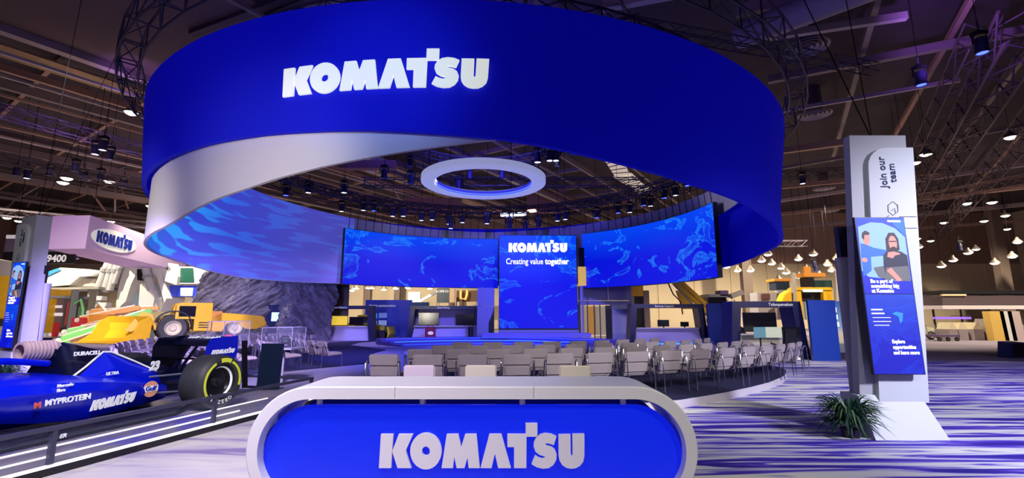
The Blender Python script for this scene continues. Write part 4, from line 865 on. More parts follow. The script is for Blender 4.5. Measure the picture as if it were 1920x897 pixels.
# ================================================================== HANGING LIGHT BOX SIGN, LEFT
a = Vector((-25.0, 27.0, 5.6)); o = empty('hanging_light_box', 'lavender box sign with blue wordmark hanging left of the ring', 'hanging sign', a)
Bq, Cq = Vector((-4.2, 14.5, 0)), Vector((-2.4, .2, 0)); Dq = Bq + Vector((-4, 1, 0))
lb = mat('lavender_fabric', (.62, .48, .72), .8, emit=(.5, .25, .7), es=.18); mb = MB(); mb.loft([[Vector((0, 0, 0)), Bq, Dq, Cq], [p + Vector((0, 0, 2.0)) for p in (Vector((0, 0, 0)), Bq, Dq, Cq)]]).build('box', lb, o)
ud = Bq.normalized(); Ml = frame(ud * 0.9 + Vector((0, 0, .55)) + Vector((.02, 0, 0)), ud)
logo(lambda x, y, d: Ml @ Vector((x * .72 * .93, y * .72, d)), logo_blue, o, .02)
MB().prism(disc(2.2, .36, 2.75, .66, 30), Ml, .004).build('painted_logo_glow', mat('painted_glow', (.8, .8, .8), .6, emit=(.75, .78, .75), es=.45), o)  # glow round the wordmark, painted as an emissive ellipse
for p in (Vector((-.3, .5, 2)), Bq * .5 + Vector((-.3, 0, 2)), Bq + Vector((-.6, -.5, 2))): MB().tube(p, p + Vector((0, 0, 8)), .02, n=4).build('hanging_cable', cable, o)
#PART3
# ================================================================== MACHINES, LEFT
pz = .45
dp = [(-23, 16.2), (-14.7, 16.2), (-15.3, 20), (-15.0, 26), (-14.4, 29.0), (-25, 29.6), (-45, 30.0), (-45, 24)]
o = empty('display_plinth', 'long low lavender plinth carrying the loader and drills at left', 'plinth'); slab('top', dp, pz - .03, pz, mat('plinth_grey', (.30, .26, .34), .6), o); slab('fascia', dp, 0, pz - .031, mat('plinth_lavender', (.55, .48, .70), .5), o)
def wheel(parent, x, y, z, r, w_, name='wheel', tire=rubber, hub=None, M0=None):
    M = Matrix.Translation((x, y, z)) @ Matrix.Rotation(R_(-90 if y > 0 else 90), 4, 'X'); hub = hub or mat('hub_cream', (.6, .55, .4), .5)
    t = MB().lathe([(r * .5, -w_ / 2 + .02), (r * .85, -w_ / 2), (r * .97, -w_ / 2 + .06), (r, 0), (r * .97, w_ / 2 - .06), (r * .85, w_ / 2), (r * .5, w_ / 2 - .02)], M=M, n=28).build(name, tire, parent, smooth=True)
    MB().lathe([(0, w_ / 2 - .08), (r * .2, w_ / 2 - .06), (r * .24, w_ / 2 - .16), (r * .45, w_ / 2 - .12), (r * .5, w_ / 2 - .0), (r * .54, w_ / 2 + .01), (r * .52, -w_ / 2), (0, -w_ / 2)], M=M, n=24).build('hub', hub, t, smooth=True)
    return t
XZ = lambda y: Matrix(((1, 0, 0, 0), (0, 0, 1, y), (0, 1, 0, 0), (0, 0, 0, 1)))
L = empty('underground_loader', 'low yellow underground loader with a big empty bucket at left', 'loader', (-16.6, 25.0, pz), math.atan2(-.66, -.75))
MB().prism([(-3.1, .75), (-2.9, 1.25), (-.9, 1.42), (-.5, 1.3), (-.5, .45), (-1.0, .45), (-1.2, .9), (-1.7, .9), (-2.0, .55), (-2.6, .55)], XZ(-1.0), 2.0).build('rear_body', yellow, L, bevel=.03)
MB().prism([(-.45, .45), (-.45, 1.9), (1.05, 1.9), (1.15, 1.75), (1.2, 1.25), (2.2, 1.05), (2.3, .6), (1.7, .55), (1.6, .9), (.5, .95), (.4, .45)], XZ(-.55), 1.1).build('front_body', yellow, L, bevel=.03)
MB().prism([(-.45, .5), (-.45, 1.92), (.95, 1.92), (1.1, 1.78), (1.12, 1.1), (.3, 1.1), (.3, .5)], XZ(.55), .45).build('cab', yellow, L, bevel=.02)
MB().span((.28, .995, 1.22), (.98, 1.01, 1.75)).build('cab_window', mat('dark_window', (.01, .01, .02), .1), L)
MB().span((-.9, .9, 1.0), (-.45, 1.0, 1.5)).build('door_panel', orange, L)
for k in range(3): MB().span((-.35, 1.0, .65 + k * .12), (.1, 1.012, .70 + k * .12)).build('step', black, L)
wheel(L, 1.15, .75, .66, .66, .5); wheel(L, 1.15, -.75, .66, .66, .5); wheel(L, -1.55, .75, .66, .66, .5); wheel(L, -1.55, -.75, .66, .66, .5)
for yy in (.78,):
    mb = MB(); mb.loft([[Vector((1.15 + .82 * math.cos(R_(a)), y, .70 + .82 * math.sin(R_(a)))) for y in (.5, 1.02)] + [Vector((1.15 + .76 * math.cos(R_(a)), y, .70 + .76 * math.sin(R_(a)))) for y in (1.02, .5)] for a in range(20, 190, 12)]); mb.build('fender', black, L)
for s in (.45, -.45):
    MB().prism([(1.8, .7), (2.0, 1.35), (2.35, 1.45), (2.6, 1.2), (3.0, .55), (2.7, .5), (2.3, .95), (2.1, .7)], XZ(s - .09), .18).build('lift_arm', yellow, L)
prof = [(4.25, .02), (3.4, .0), (2.95, .12), (2.72, .5), (2.72, .95), (2.9, 1.25), (2.99, 1.22), (2.83, .93), (2.83, .53), (3.03, .2), (3.42, .08), (4.25, .06)]
B = MB().prism(prof, XZ(-1.35), 2.7).build('bucket', yellow, L)
for s in (1.35, -1.35): MB().prism([(2.8, .1), (3.4, .02), (4.1, .04), (3.55, .42), (3.3, 1.0), (2.9, 1.22), (2.75, .9)], XZ(s - .04), .08).build('bucket_side', yellow, B)
MB().span((4.1, -1.38, .0), (4.35, 1.38, .05)).build('cutting_edge', mat('bright_yellow', (.85, .65, .03), .4), B)
B.location = (2.75, 0, 0)
B.rotation_euler.z = R_(32)
for o in [B] + [c for c in bpy.data.objects if c.parent == B]: o.data.transform(Matrix.Translation((-2.75, 0, 0)))
for o in bpy.data.objects:
    if o.name.startswith('cutting_edge'): o.parent = B; o.data.transform(Matrix.Translation((-2.75, 0, 0)))
# rock tunnel face
from mathutils import noise
def rock():
    nx, nz = 130, 60; o = empty('rock_wall', 'tall craggy slanting rock face display lit blue behind the yellow loader', 'rock display', (-18, 33, 0)); mb = MB(); vs = []; fs = []
    for i in range(nx + 1):
        t = i / nx; X = -6.2 + 12.0 * t; top = tab([(-6.2, .8), (-4.8, 2.2), (-3.2, 4.6), (-1.5, 5.6), (4.8, 5.6), (5.8, 4.6)], X)
        for k in range(nz + 1):
            z = top * k / nz; u_ = X * .62 - z * .78; v_ = X * .78 + z * .62
            if X > 2.0: u_ = X * .8 + z * .6; v_ = -X * .6 + z * .8
            p = Vector((u_ * 2.6, v_ * .55, .0)); d = noise.fractal(p, .9, 2.2, 4) * .38 + abs(noise.noise(Vector((u_ * 4.2, v_ * .8, 3)))) * .5 + noise.noise(Vector((X * .5, z * .5, 9))) * .9
            recess = -1.6 * math.exp(-((X - 1.6) / .8) ** 2) * max(0, 1 - z / 4.5)
            vs.append((X + .12 * noise.noise(p * 1.7), -1.6 + 1.1 * (k / nz) ** 1.5 - d - recess + .6 * abs(t - .35), z))
    for i in range(nx):
        for k in range(nz): a = i * (nz + 1) + k; fs.append((a, a + 1, a + nz + 2, a + nz + 1))
    n0 = len(vs)
    for i in range(nx + 1):
        v = vs[i * (nz + 1) + nz]; vs.append((v[0], 2.0, v[2])); vs.append((v[0], 2.2, 0))
    for i in range(nx):
        a = i * (nz + 1) + nz; b = (i + 1) * (nz + 1) + nz; fs.append((a, n0 + 2 * i, n0 + 2 * i + 2, b)); fs.append((n0 + 2 * i, n0 + 2 * i + 1, n0 + 2 * i + 3, n0 + 2 * i + 2))
    mb.add(vs, fs); mb.build('rock_face', mat('dark_rock', (.13, .12, .15), .75, var=.5, vscale=2.0, bump=.5), o)
    return o
rk = rock()
# white excavator and crane-like structure at the back left
E1 = empty('mining_excavator', 'huge white mining excavator with pale cylinders behind the loader', 'excavator', (-27.5, 38.0, 0))
def q(u, v, Y): p = atY(u, v, Y); return Vector((p.x + 27.5, p.y - 38.0, p.z))
def plate(pts, Y, th, m, name, par):
    P = [q(u, v, Y) for u, v in pts]; mb = MB(); mb.prism([(p.x, p.z) for p in P], Matrix(((1, 0, 0, 0), (0, 0, 1, P[0].y), (0, 1, 0, 0), (0, 0, 0, 1))), th); return mb.build(name, m, par, bevel=.03)
plate([(233, 486), (300, 490), (312, 560), (300, 585), (308, 568), (294, 520), (275, 505), (258, 508), (245, 535), (236, 565), (215, 585), (222, 540)], 38, 2.2, mwhite, 'boom_frame', E1)
plate([(262, 533), (280, 528), (290, 560), (285, 585), (258, 585)], 37.4, 1.0, mwhite, 'counter_plate', E1)
plate([(225, 548), (262, 548), (258, 572), (215, 572)], 38.8, .3, mat('pale_cyan', (.4, .6, .65), .5), 'floor_tray', E1)
plate([(236, 515), (262, 512), (262, 550), (234, 552)], 39.2, .2, mat('tan_inner', (.45, .34, .26), .6), 'inner_wall', E1)
plate([(256, 505), (268, 505), (267, 526), (257, 526)], 37.8, .5, black, 'hook_block', E1)
plate([(298, 492), (322, 494), (333, 518), (330, 535), (308, 528)], 38, .8, mwhite, 'cab_panel', E1)
plate([(335, 500), (388, 500), (390, 533), (334, 533)], 38.4, 1.6, mwhite, 'cab', E1)
plate([(338, 503), (362, 503), (364, 530), (336, 530)], 38.35, .04, mat('green_glass', (.02, .1, .07), .15), 'cab_window', E1)
plate([(310, 536), (385, 536), (372, 558), (310, 556)], 38.6, .6, mat('bright_blue', (.02, .05, .55), .5), 'blue_skirt', E1)
plate([(338, 540), (362, 540), (360, 556), (338, 556)], 38.5, .1, mwhite, 'notice_board', E1)
for (u0, v0, u1, v1, r) in [(207, 486, 183, 545, .30), (214, 486, 196, 548, .26), (222, 488, 206, 545, .24), (229, 490, 214, 532, .2), (274, 505, 284, 545, .30), (284, 540, 292, 575, .12)]:
    p0, p1 = q(u0, v0, 37.6), q(u1, v1, 37.6); k = MB().tube(p0, p1, r, n=12).build('hydraulic_cylinder', mat('pale_grey', (.5, .53, .55), .35), E1, smooth=True); MB().tube(p0 + (p1 - p0) * .3, p0 + (p1 - p0) * .42, r * 1.25, n=12).build('collar', mgrey, k)
pm = q(302, 497, 37.9); text('lettering', '4800', .42, ink_ if False else mat('ink_black', (.01, .01, .01), .5), frame(pm, (.8, 0, -.6), (.6, 0, .8)), E1, bold=.02)
E2 = empty('haul_truck', 'white haul truck with a blue-edged tray raised behind the left drills', 'truck', (-27.5, 38.0, 0))
plate([(76, 520), (112, 502), (165, 505), (176, 512), (172, 518), (148, 520), (130, 535), (76, 540)], 37, 2.5, mwhite, 'tray', E2)
plate([(76, 514), (108, 503), (114, 507), (78, 524)], 36.9, .1, mat('azure_stripe', (.05, .3, .7), .4), 'stripe', E2)
plate([(76, 540), (185, 538), (185, 543), (76, 545)], 36.8, 2.0, mat('walkway_grey', (.3, .3, .28), .5), 'walkway', E2)
plate([(140, 520), (180, 524), (178, 538), (128, 538)], 37.5, .6, mat('machine_cream', (.6, .55, .5), .5), 'engine_housing', E2)
for u in (92, 130, 168, 182): p0, p1 = q(u, 543, 37.2), q(u, 598, 37.2); p1.z = 0; MB().tube(p0, p1, .12, n=8).build('support_leg', mgrey, E2)
for k, (u, v) in enumerate([(188, 560), (175, 566), (196, 572)]): MB().box(q(u, v, 36.5), (.7, .5, .35)).build('pump_unit', mwhite, E2, bevel=.04)
# yellow haul truck body and banner at the frame edge
Y1 = empty('haul_truck', 'big yellow truck body cut by the left edge of the photo', 'truck', (-30.0, 27.0, 0))
MB().loft([[Vector((x, y, z)) for x, y, z in ((-2.2, 0, 1.55), (2.1, 0, 1.55), (2.2, 0, 4.0), (-2.2, 0, 4.0))], [Vector((x, y, z)) for x, y, z in ((-2.2, 1, 1.55), (1.7, 1, 1.55), (1.8, 1, 4.0), (-2.2, 1, 4.0))]]).build('body', yellow, Y1, bevel=.06)
MB().span((-2.2, .2, .6), (1.7, 1.2, 1.5)).build('chassis', mat('dark_chassis', (.08, .05, .05), .6), Y1); wheel(Y1, -1.2, -.0, .75, .75, .6); wheel(Y1, 1.1, -.0, .75, .75, .6)
MB().loft([[Vector((x, y, z)) for x, y, z in ((-2, .2, 4.0), (1.9, .2, 4.0), (1.6, .2, 4.7), (-1, .2, 5.1))], [Vector((x, y, z)) for x, y, z in ((-2, 1, 4.0), (1.6, 1, 4.0), (1.3, 1, 4.7), (-1, 1, 5.1))]]).build('canopy', mat('truck_beige', (.5, .48, .42), .5), Y1)
Sg = empty('banner', 'black and white banner reading 9400 at the left edge above the yellow truck', 'sign', (-30.5, 29.5, 5.0)); MB().span((-2, 0, .0), (2.6, .1, .75)).build('black_band', black, Sg); MB().span((-2, .0, .78), (2.6, .1, 1.6)).build('grey_band', mat('banner_grey', (.15, .13, .2), .6), Sg); MB().span((-2, -.02, 1.62), (2.6, .1, 1.85)).build('white_band', text_white, Sg); text('lettering', '9400', .62, text_white, frame((.85, -.02, .12), (1, 0, 0)), Sg, bold=.03)
for x in (-1.5, 2.2): MB().tube((x, .05, 1.85), (x, .05, 11), .02, n=4).build('hanging_cable', cable, Sg)
# drill jumbos, stacks of booms
def jumbo(label, base, booms, feet, m_main):
    o = empty('drill_rig', label, 'drill rig', base); bx = Vector(base)
    for (p0, p1, w_, m_, col) in booms:
        a_, b_ = atY(*p0) - bx, atY(*p1) - bx; k = MB().bar(a_, b_, w_, w_ * 1.2).build('feed_beam', m_, o, bevel=.02); d_ = b_ - a_
        MB().bar(a_ + Vector((0, -.05, w_ * .8)), a_ + d_ * .92 + Vector((0, -.05, w_ * .8)), w_ * .35).build('slide_rail', mat('rail_cream', (.6, .62, .5), .4), k)
        if col: MB().bar(a_ - d_ * .02, a_ + d_ * .20, w_ * 1.9, w_ * 1.5).build('rock_drill', col, k, bevel=.04)
        MB().box(a_ - d_ * .03, (.28, .28, .24)).build('end_guard', mwhite, k, bevel=.05)
    for (u, v, Y, sx, sz, m_) in feet:
        p = atY(u, v, Y) - bx; MB().box((p.x, p.y, (p.z + .05 - bx.z) / 2 if False else p.z / 2), (sx, sx * .8, max(.1, p.z))).build('carrier', m_, o, bevel=.04)
    return o
jumbo('drill rig with long cream and green booms slanting down beside the loader bucket', (-21.5, 24.0, pz),
      [((118, 637, 23.0), (284, 583, 25.5), .22, green, green), ((128, 622, 24.5), (275, 592, 26.5), .16, brown, green), ((105, 652, 22.3), (225, 612, 24.3), .20, brown, green)],
      [(215, 612, 25, 1.3, 1, mgrey), (262, 600, 26, 1.2, 1, mgrey)], green)
jumbo('orange drill rig with tangled brown booms and hoses behind the green one', (-22.5, 28.5, pz),
      [((150, 600, 28), (262, 577, 29.5), .24, orange, None), ((172, 586, 28.6), (298, 578, 30), .20, orange, orange), ((160, 612, 27.6), (250, 590, 29), .14, brown, red), ((185, 575, 29), (205, 598, 28.6), .26, orange, None)],
      [(196, 590, 28.6, 1.2, 1, orange), (155, 596, 28.2, .8, 1, red), (240, 588, 29, 1.0, 1, brown)], orange)
o = empty('drill_rig', 'tall dark machine cabinet with mast and yellow frame right of the left sign tower', 'drill rig', (-26.0, 29.0, 0.0))
bx = Vector((-26.0, 29.0, 0.0))
def bbox(u0, v0, u1, v1, Y, dep, m_, name, par, base, bev=.03):
    a_, b_ = atY(u0, v1, Y) - base, atY(u1, v0, Y) - base; return MB().span((a_.x, a_.y, max(a_.z, -base.z + .0)), (b_.x, a_.y + dep, b_.z)).build(name, m_, par, bevel=bev)
bbox(88, 560, 122, 618, 28.5, 2, mat('cabinet_brown', (.14, .10, .12), .5), 'cabinet', o, bx); bbox(103, 573, 116, 578, 28.45, .05, text_white, 'plate', o, bx, 0); bbox(101, 587, 117, 593, 28.45, .05, text_white, 'plate', o, bx, 0)
bbox(124, 543, 134, 620, 28.3, .5, mgrey, 'mast', o, bx); bbox(158, 545, 169, 620, 28.6, .5, mat('olive_grey', (.2, .2, .15), .5), 'mast', o, bx); bbox(120, 566, 126, 612, 28.2, .2, mat('signal_red', (.6, .1, .08), .5), 'marker_post', o, bx)
bbox(66, 542, 92, 560, 28.6, 1.6, yellow, 'fuel_tank', o, bx); bbox(64, 560, 86, 625, 27.8, 1.4, yellow, 'side_frame', o, bx); bbox(86, 555, 122, 560, 28.4, 2.2, mgrey, 'roof_plate', o, bx)
bbox(140, 575, 157, 620, 28.9, .8, mat('moss_green', (.12, .22, .12), .5), 'pump_block', o, bx); MB().path([atY(140, 570, 28.5) - bx, atY(152, 562, 28.5) - bx, atY(156, 580, 28.5) - bx, atY(154, 612, 28.5) - bx], .08, 6).build('hose', green, o)
bbox(95, 605, 102, 632, 27.4, .4, red, 'tank', o, bx)
# small far machines between kiosks
def dozer(label, x, y, s, m_):
    o = empty('bulldozer', label, 'bulldozer', (x, y, 0))
    MB().prism([(-1.2, .5), (1.3, .5), (1.35, 1.1), (.3, 1.3), (-1.2, 1.2)], XZ(-.5), 1.0).build('hood', m_, o, bevel=.05); MB().span((-1.1, -.5, 1.2), (-.1, .5, 2.1)).build('cab', m_, o, bevel=.04); MB().span((-1.0, -.52, 1.4), (-.2, -.5, 1.95)).build('window', black, o)
    for k in (-.75, .75): MB().prism(disc(-1.1, .4, .4, .4, 12, 90, 270) + disc(1.1, .4, .4, .4, 12, -90, 90), XZ(k - .2), .4).build('track', black, o)
    MB().prism([(1.7, .1), (1.95, .5), (1.8, 1.1), (1.65, 1.1), (1.75, .5)], XZ(-1.0), 2.0).build('blade', m_, o); o.scale = (s,) * 3; return o
dozer('small bright yellow compact machine between the two left kiosks', -10.6, 35.6, .85, mat('bright_yellow2', (.8, .7, .03), .4))
dozer('small yellow machine seen over the counter of the leftmost kiosk', -13.3, 38, .9, yellow)
# ================================================================== MACHINES, RIGHT
o = empty('boom_drill', 'yellow drill boom slanting down to black crawler tracks behind right kiosks', 'drill rig', (15.0, 34.5, 0)); bx = Vector((15.0, 34.5, 0))
for du in (0, 13): MB().bar(atY(1262 + du, 528, 34) - bx, atY(1340 + du, 598, 34) - bx, .24, .3).build('boom_beam', yellow, o, bevel=.03)
for t in (.15, .45, .75): p = (atY(1262, 528, 34) - bx).lerp(atY(1340, 598, 34) - bx, t); MB().bar(p, p + Vector((.55, 0, 0)), .14).build('cross_tie', yellow, o)
MB().prism([(p.x, p.z) for p in [atY(u, v, 34.4) - bx for u, v in ((1270, 545), (1290, 552), (1308, 580), (1282, 580))]], Matrix(((1, 0, 0, 0), (0, 0, 1, 0), (0, 1, 0, 0), (0, 0, 0, 1))), .3).build('side_plate', yellow, o)
MB().bar(atY(1262, 533, 33.8) - bx, atY(1322, 596, 33.8) - bx, .10).build('hydraulic_cylinder', mgrey, o)
MB().path([atY(u, v, 33.7) - bx for u, v in ((1252, 530), (1262, 552), (1276, 566), (1280, 590))], .05, 5).build('hose', black, o)
for s in (0, 1.6):
    p = atY(1352, 612, 33.0 + s) - bx; MB().prism([(x + p.x, z + .52) for x, z in disc(-.9, 0, .5, .5, 10, 90, 270) + disc(1.2, -.0, .5, .5, 10, -90, 90)], Matrix(((1, 0, 0, 0), (0, 0, 1, p.y), (0, 1, 0, 0), (0, 0, 0, 1))), .5).build('crawler_track', black, o)
bbox(1340, 598, 1362, 606, 33.4, 1.5, yellow, 'boom_foot', o, bx); bbox(1330, 555, 1362, 592, 34.2, 1.4, black, 'engine_housing', o, bx); bbox(1328, 552, 1380, 558, 34.0, 1.6, mgrey, 'deck', o, bx)
for u in (1364, 1377): MB().bar(atY(u, 562, 33.2) - bx, atY(u, 612, 33.2) - bx, .07).build('ladder_rail', mwhite, o)
for v in (566, 578, 590, 602): MB().bar(atY(1364, v, 33.2) - bx, atY(1377, v, 33.2) - bx, .05).build('rung', mwhite, o)
bbox(1350, 545, 1366, 556, 34, .8, mat('violet_tank', (.15, .1, .25), .5), 'tank', o, bx); MB().bar(atY(1370, 556, 34) - bx, atY(1392, 548, 34) - bx, .35).build('exhaust', mat('pale_pipe', (.5, .45, .42), .5), o)
o = empty('wheel_loader', 'tall yellow machine with black grille rising behind the teleoperation kiosk', 'loader', (25.8, 40.0, 0)); bx = Vector((25.8, 40.0, 0))
bbox(1491, 541, 1502, 600, 39.5, .8, yellow, 'frame_post', o, bx); bbox(1549, 541, 1560, 600, 39.5, .8, yellow, 'frame_post', o, bx); bbox(1491, 539, 1560, 545, 39.4, 1, yellow, 'frame_beam', o, bx)
bbox(1502, 546, 1549, 600, 39.9, 1.5, black, 'grille', o, bx); bbox(1506, 543, 1543, 548, 39.3, .1, letter_lit, 'light_bar', o, bx)
for k in range(7): bbox(1505 + k * 6.5, 566, 1507 + k * 6.5, 600, 39.8, .1, mgrey, 'grille_bar', o, bx, 0)
bbox(1517, 520, 1526, 541, 39.8, 1.2, black, 'cab', o, bx); bbox(1526, 526, 1560, 541, 39.8, 1.2, mat('cab_glass_dark', (.02, .05, .05), .2), 'cab', o, bx); bbox(1508, 512, 1548, 520, 39.9, 1.2, orange, 'canopy', o, bx); bbox(1508, 500, 1520, 513, 40, .3, orange, 'beacon', o, bx)
MB().bar(atY(1487, 512, 39.2) - bx, Vector((atY(1487, 590, 39.2) - bx).xy.to_3d()), .28).build('mast', mat('mast_beige', (.4, .36, .32), .5), o); MB().bar(atY(1567, 508, 39.2) - bx, Vector((atY(1567, 590, 39.2) - bx).xy.to_3d()), .26).build('mast', MATS['mast_beige'], o)
MB().prism([(p.x, p.z) for p in [atY(u, v, 39.0) - bx for u, v in ((1466, 568), (1472, 552), (1484, 544), (1486, 568))]], Matrix(((1, 0, 0, 0), (0, 0, 1, -1.0), (0, 1, 0, 0), (0, 0, 0, 1))), 1.0).build('fender', yellow, o, bevel=.05)
o = empty('compressor_unit', 'grey engine unit with red-brown piping above the teleoperation kiosk header', 'machine', (21.5, 42.0, 0)); bx = Vector((21.5, 42.0, 0))
bbox(1424, 549, 1462, 600, 41.5, 1.6, mat('unit_grey', (.35, .34, .36), .5), 'housing', o, bx); bbox(1430, 551, 1444, 562, 41.3, .4, mat('unit_dark', (.1, .04, .05), .5), 'engine_block', o, bx); bbox(1456, 528, 1480, 544, 42, 1.2, mat('blue_black', (.02, .03, .06), .3), 'radiator', o, bx); bbox(1452, 523, 1484, 528, 41.9, 1.4, orange, 'roof', o, bx); bbox(1462, 544, 1472, 600, 42, .4, mgrey, 'pillar', o, bx)
o = empty('machine_part_stand', 'yellow crate and beige machine parts behind the portal right of centre screen', 'machine', (9.2, 40.0, 0)); bx = Vector((9.2, 40.0, 0))
bbox(1182, 535, 1206, 556, 39.5, 1.2, yellow, 'crate', o, bx); bbox(1188, 556, 1206, 640, 39.7, .8, black, 'stand', o, bx); bbox(1184, 556, 1189, 640, 39.5, .3, mgrey, 'leg', o, bx); bbox(1210, 545, 1217, 640, 39.5, .4, steel, 'post', o, bx)
o = empty('exhibit_banner', 'warm lit figures and panels seen through the right portal partition', 'sign', (6.0, 44.0, 0)); bx = Vector((6.0, 44.0, 0))
bbox(1088, 575, 1102, 640, 43.8, .2, mat('cream_panel', (.6, .58, .45), .6), 'cream_panel', o, bx, 0); bbox(1102, 575, 1116, 640, 43.8, .2, mat('amber_panel', (.7, .4, .12), .6), 'amber_panel', o, bx, 0); bbox(1117, 575, 1142, 640, 43.8, .2, mat('grey_cream_panel', (.42, .43, .4), .6), 'grey_panel', o, bx, 0)
# far background signs
for (u0, v0, u1, v1, Y, m_, lab, txt) in [(765, 548, 788, 567, 60, letter_lit, 'bright white far banner above the left kiosks', None), (819, 541, 842, 568, 58, mat('sign_dark', (.05, .07, .10), .5), 'dark far sign with pale figures 1200-E3', '1200-E3'), (856, 545, 897, 566, 60, mat('sign_brown', (.10, .05, .03), .5), 'dark brown far booth front with an orange light', None), (842, 542, 853, 600, 61, mat('column_beige', (.55, .42, .28), .6), 'beige far column between dark signs', None)]:
    a_, b_ = atY(u0, v1, Y), atY(u1, v0, Y); o = empty('far_booth_sign', lab, 'sign', ((a_.x + b_.x) / 2, Y, 0)); w_ = (b_.x - a_.x) / 2
    MB().span((-w_, 0, a_.z), (w_, .2, b_.z)).build('panel', m_, o)
    for s in (-1, 1): MB().span((s * w_ - .06, .05, 0), (s * w_ + .06, .15, b_.z)).build('post', steel, o)
    if txt: text('lettering', txt, .42, text_white, frame((0, -.02, b_.z - .5), (1, 0, 0)), o, align='CENTER')
a_ = atY(868, 560, 59.5); o = empty('neon_mark', 'glowing orange light shape in the dark far booth', 'lamp', a_); MB().path([(-.3, 0, 1.0), (-.3, 0, 0), (.3, 0, -.1), (.5, 0, .5), (.5, 0, 1.0)], .14, 6).build('tube', mat('neon_orange', (.8, .3, .05), .5, emit=(1, .42, .08), es=1.5), o); MB().tube((0, .1, -a_.z), (0, .1, .1), .05, n=6).build('post', black, o)
o = empty('conveyor', 'pale slanting conveyor truss in the far hall left of the dark sign', 'conveyor', atY(795, 570, 56)); bx = atY(795, 570, 56); MB().bar(Vector((-1.5, 0, -.3)), atY(820, 547, 56) - bx, .5, .3).build('belt', mwhite, o); MB().bar(Vector((-.2, .3, -.2)), (0, .3, -bx.z), .15).build('leg', mgrey, o)
# far right hall
o = empty('booth_canopy', 'long dark canopy with pale underside and counters at far right', 'booth', (37.0, 36.0, 0)); bx = Vector((37.0, 36.0, 0))
bbox(1766, 545, 2050, 552, 36, 2.5, black, 'roof_edge', o, bx, 0); bbox(1768, 555, 2050, 572, 36.1, 2.2, mat('canopy_dark', (.06, .04, .05), .6), 'canopy', o, bx, 0); bbox(1768, 552, 1812, 555, 36.0, .2, mat('amber_strip', (.7, .4, .2), .5, emit=(.8, .5, .3), es=.5), 'light_strip', o, bx, 0)
bbox(1768, 573, 2050, 580, 35.6, 2.8, mat('counter_pale', (.6, .55, .58), .5), 'shelf', o, bx, 0)
for u in (1772, 1825, 1880, 1935): MB().span((atY(u, 580, 36).x - bx.x - .05, 1, 0), (atY(u, 580, 36).x - bx.x + .05, 1.1, 2.3)).build('post', black, o)
for k in range(3): MB().span((atY(1830, 580, 36).x - bx.x, 2.2, .5 + k * .6), (atY(1870, 580, 36).x - bx.x, 2.5, .55 + k * .6)).build('shelf', mgrey, o)
MB().box((atY(1778, 588, 35).x - bx.x + .6, -.6, 1.55), (2.6, .3, .16)).build('violet_light', mat('violet_lit', (.2, .1, .6), .5, emit=(.25, .12, .9), es=.8), o)
bt = []
for i, (u0, u1, m_) in enumerate([(1781, 1797, 'a'), (1799, 1816, 'a'), (1824, 1846, 'a'), (1852, 1872, 'b'), (1892, 1925, 'b')]):
    Y = 33.5; a_ = atY(u0, 630, Y); b_ = atY(u1, 630, Y); w_ = b_.x - a_.x; h_ = 1.25 if m_ == 'a' else 1.5
    o = empty('display_bin', 'grey display bin with %s peaked top, %s from the left at far right' % ('cream' if m_ == 'a' else 'grey', ORD[i]), 'bin', ((a_.x + b_.x) / 2, Y, 0), 0, 'peaked bins at far right')
    MB().span((-w_ / 2, 0, 0), (w_ / 2, 1, h_ * .62)).build('body', mat('bin_grey', (.30, .25, .26), .6), o); MB().prism([(-w_ / 2, h_ * .62), (w_ / 2, h_ * .62), (w_ * .15, h_), (-w_ * .15, h_)], XZ(0), 1).build('peaked_top', mat('bin_cream', (.68, .60, .42), .6) if m_ == 'a' else mat('bin_top_grey', (.34, .29, .30), .6), o)
for lab, u0, u1, v0, m_ in (('tall yellow panel among the far right bins', 1866, 1884, 584, mat('panel_yellow', (.75, .5, .12), .5)), ('tall white panel right of the yellow one at far right', 1886, 1899, 584, mwhite), ('second tall pinkish white panel at far right', 1901, 1914, 584, mat('panel_pink', (.55, .45, .46), .5))):
    a_ = atY(u0, 640, 33.0); b_ = atY(u1, v0, 33.0); o = empty('standing_board', lab, 'panel', (a_.x, 33.0, 0)); MB().loft([[(0, 0, 0), (b_.x - a_.x, 0, 0), (b_.x - a_.x, .5, 0), (0, .5, 0)], [(-.1, 0, b_.z), (b_.x - a_.x - .1, 0, b_.z), (b_.x - a_.x - .1, .5, b_.z), (-.1, .5, b_.z)]]).build('board', m_, o)
a_ = atZ(1770, 640, 0); o = empty('hand_cart', 'small violet hand cart standing on the far right aisle', 'cart', a_); MB().span((-.8, -.4, .3), (.8, .4, .42)).build('deck', mat('cart_violet', (.12, .08, .2), .5), o); MB().path([(-.75, -.35, .4), (-.8, -.35, 1.1), (-.8, .35, 1.1), (-.75, .35, .4)], .03, 5).build('handle', mgrey, o)
for x in (-.6, 0, .6): MB().tube((x, -.38, .14), (x, -.30, .14), .14, n=12).build('wheel', rubber, o)
a_ = atZ(1898, 671, 0); o = empty('floor_speaker', 'dark blue wedge box standing alone on the right aisle floor', 'speaker', a_, R_(12)); MB().loft([[(-.35, -.2, 0), (.35, -.2, 0), (.35, .3, 0), (-.35, .3, 0)], [(-.42, -.3, .62), (.42, -.3, .62), (.35, .2, .66), (-.35, .2, .66)]]).build('cabinet', mat('speaker_navy', (.02, .03, .09), .4), o, bevel=.02); MB().span((-.32, -.31, .08), (.32, -.28, .56)).build('grille', black, o)
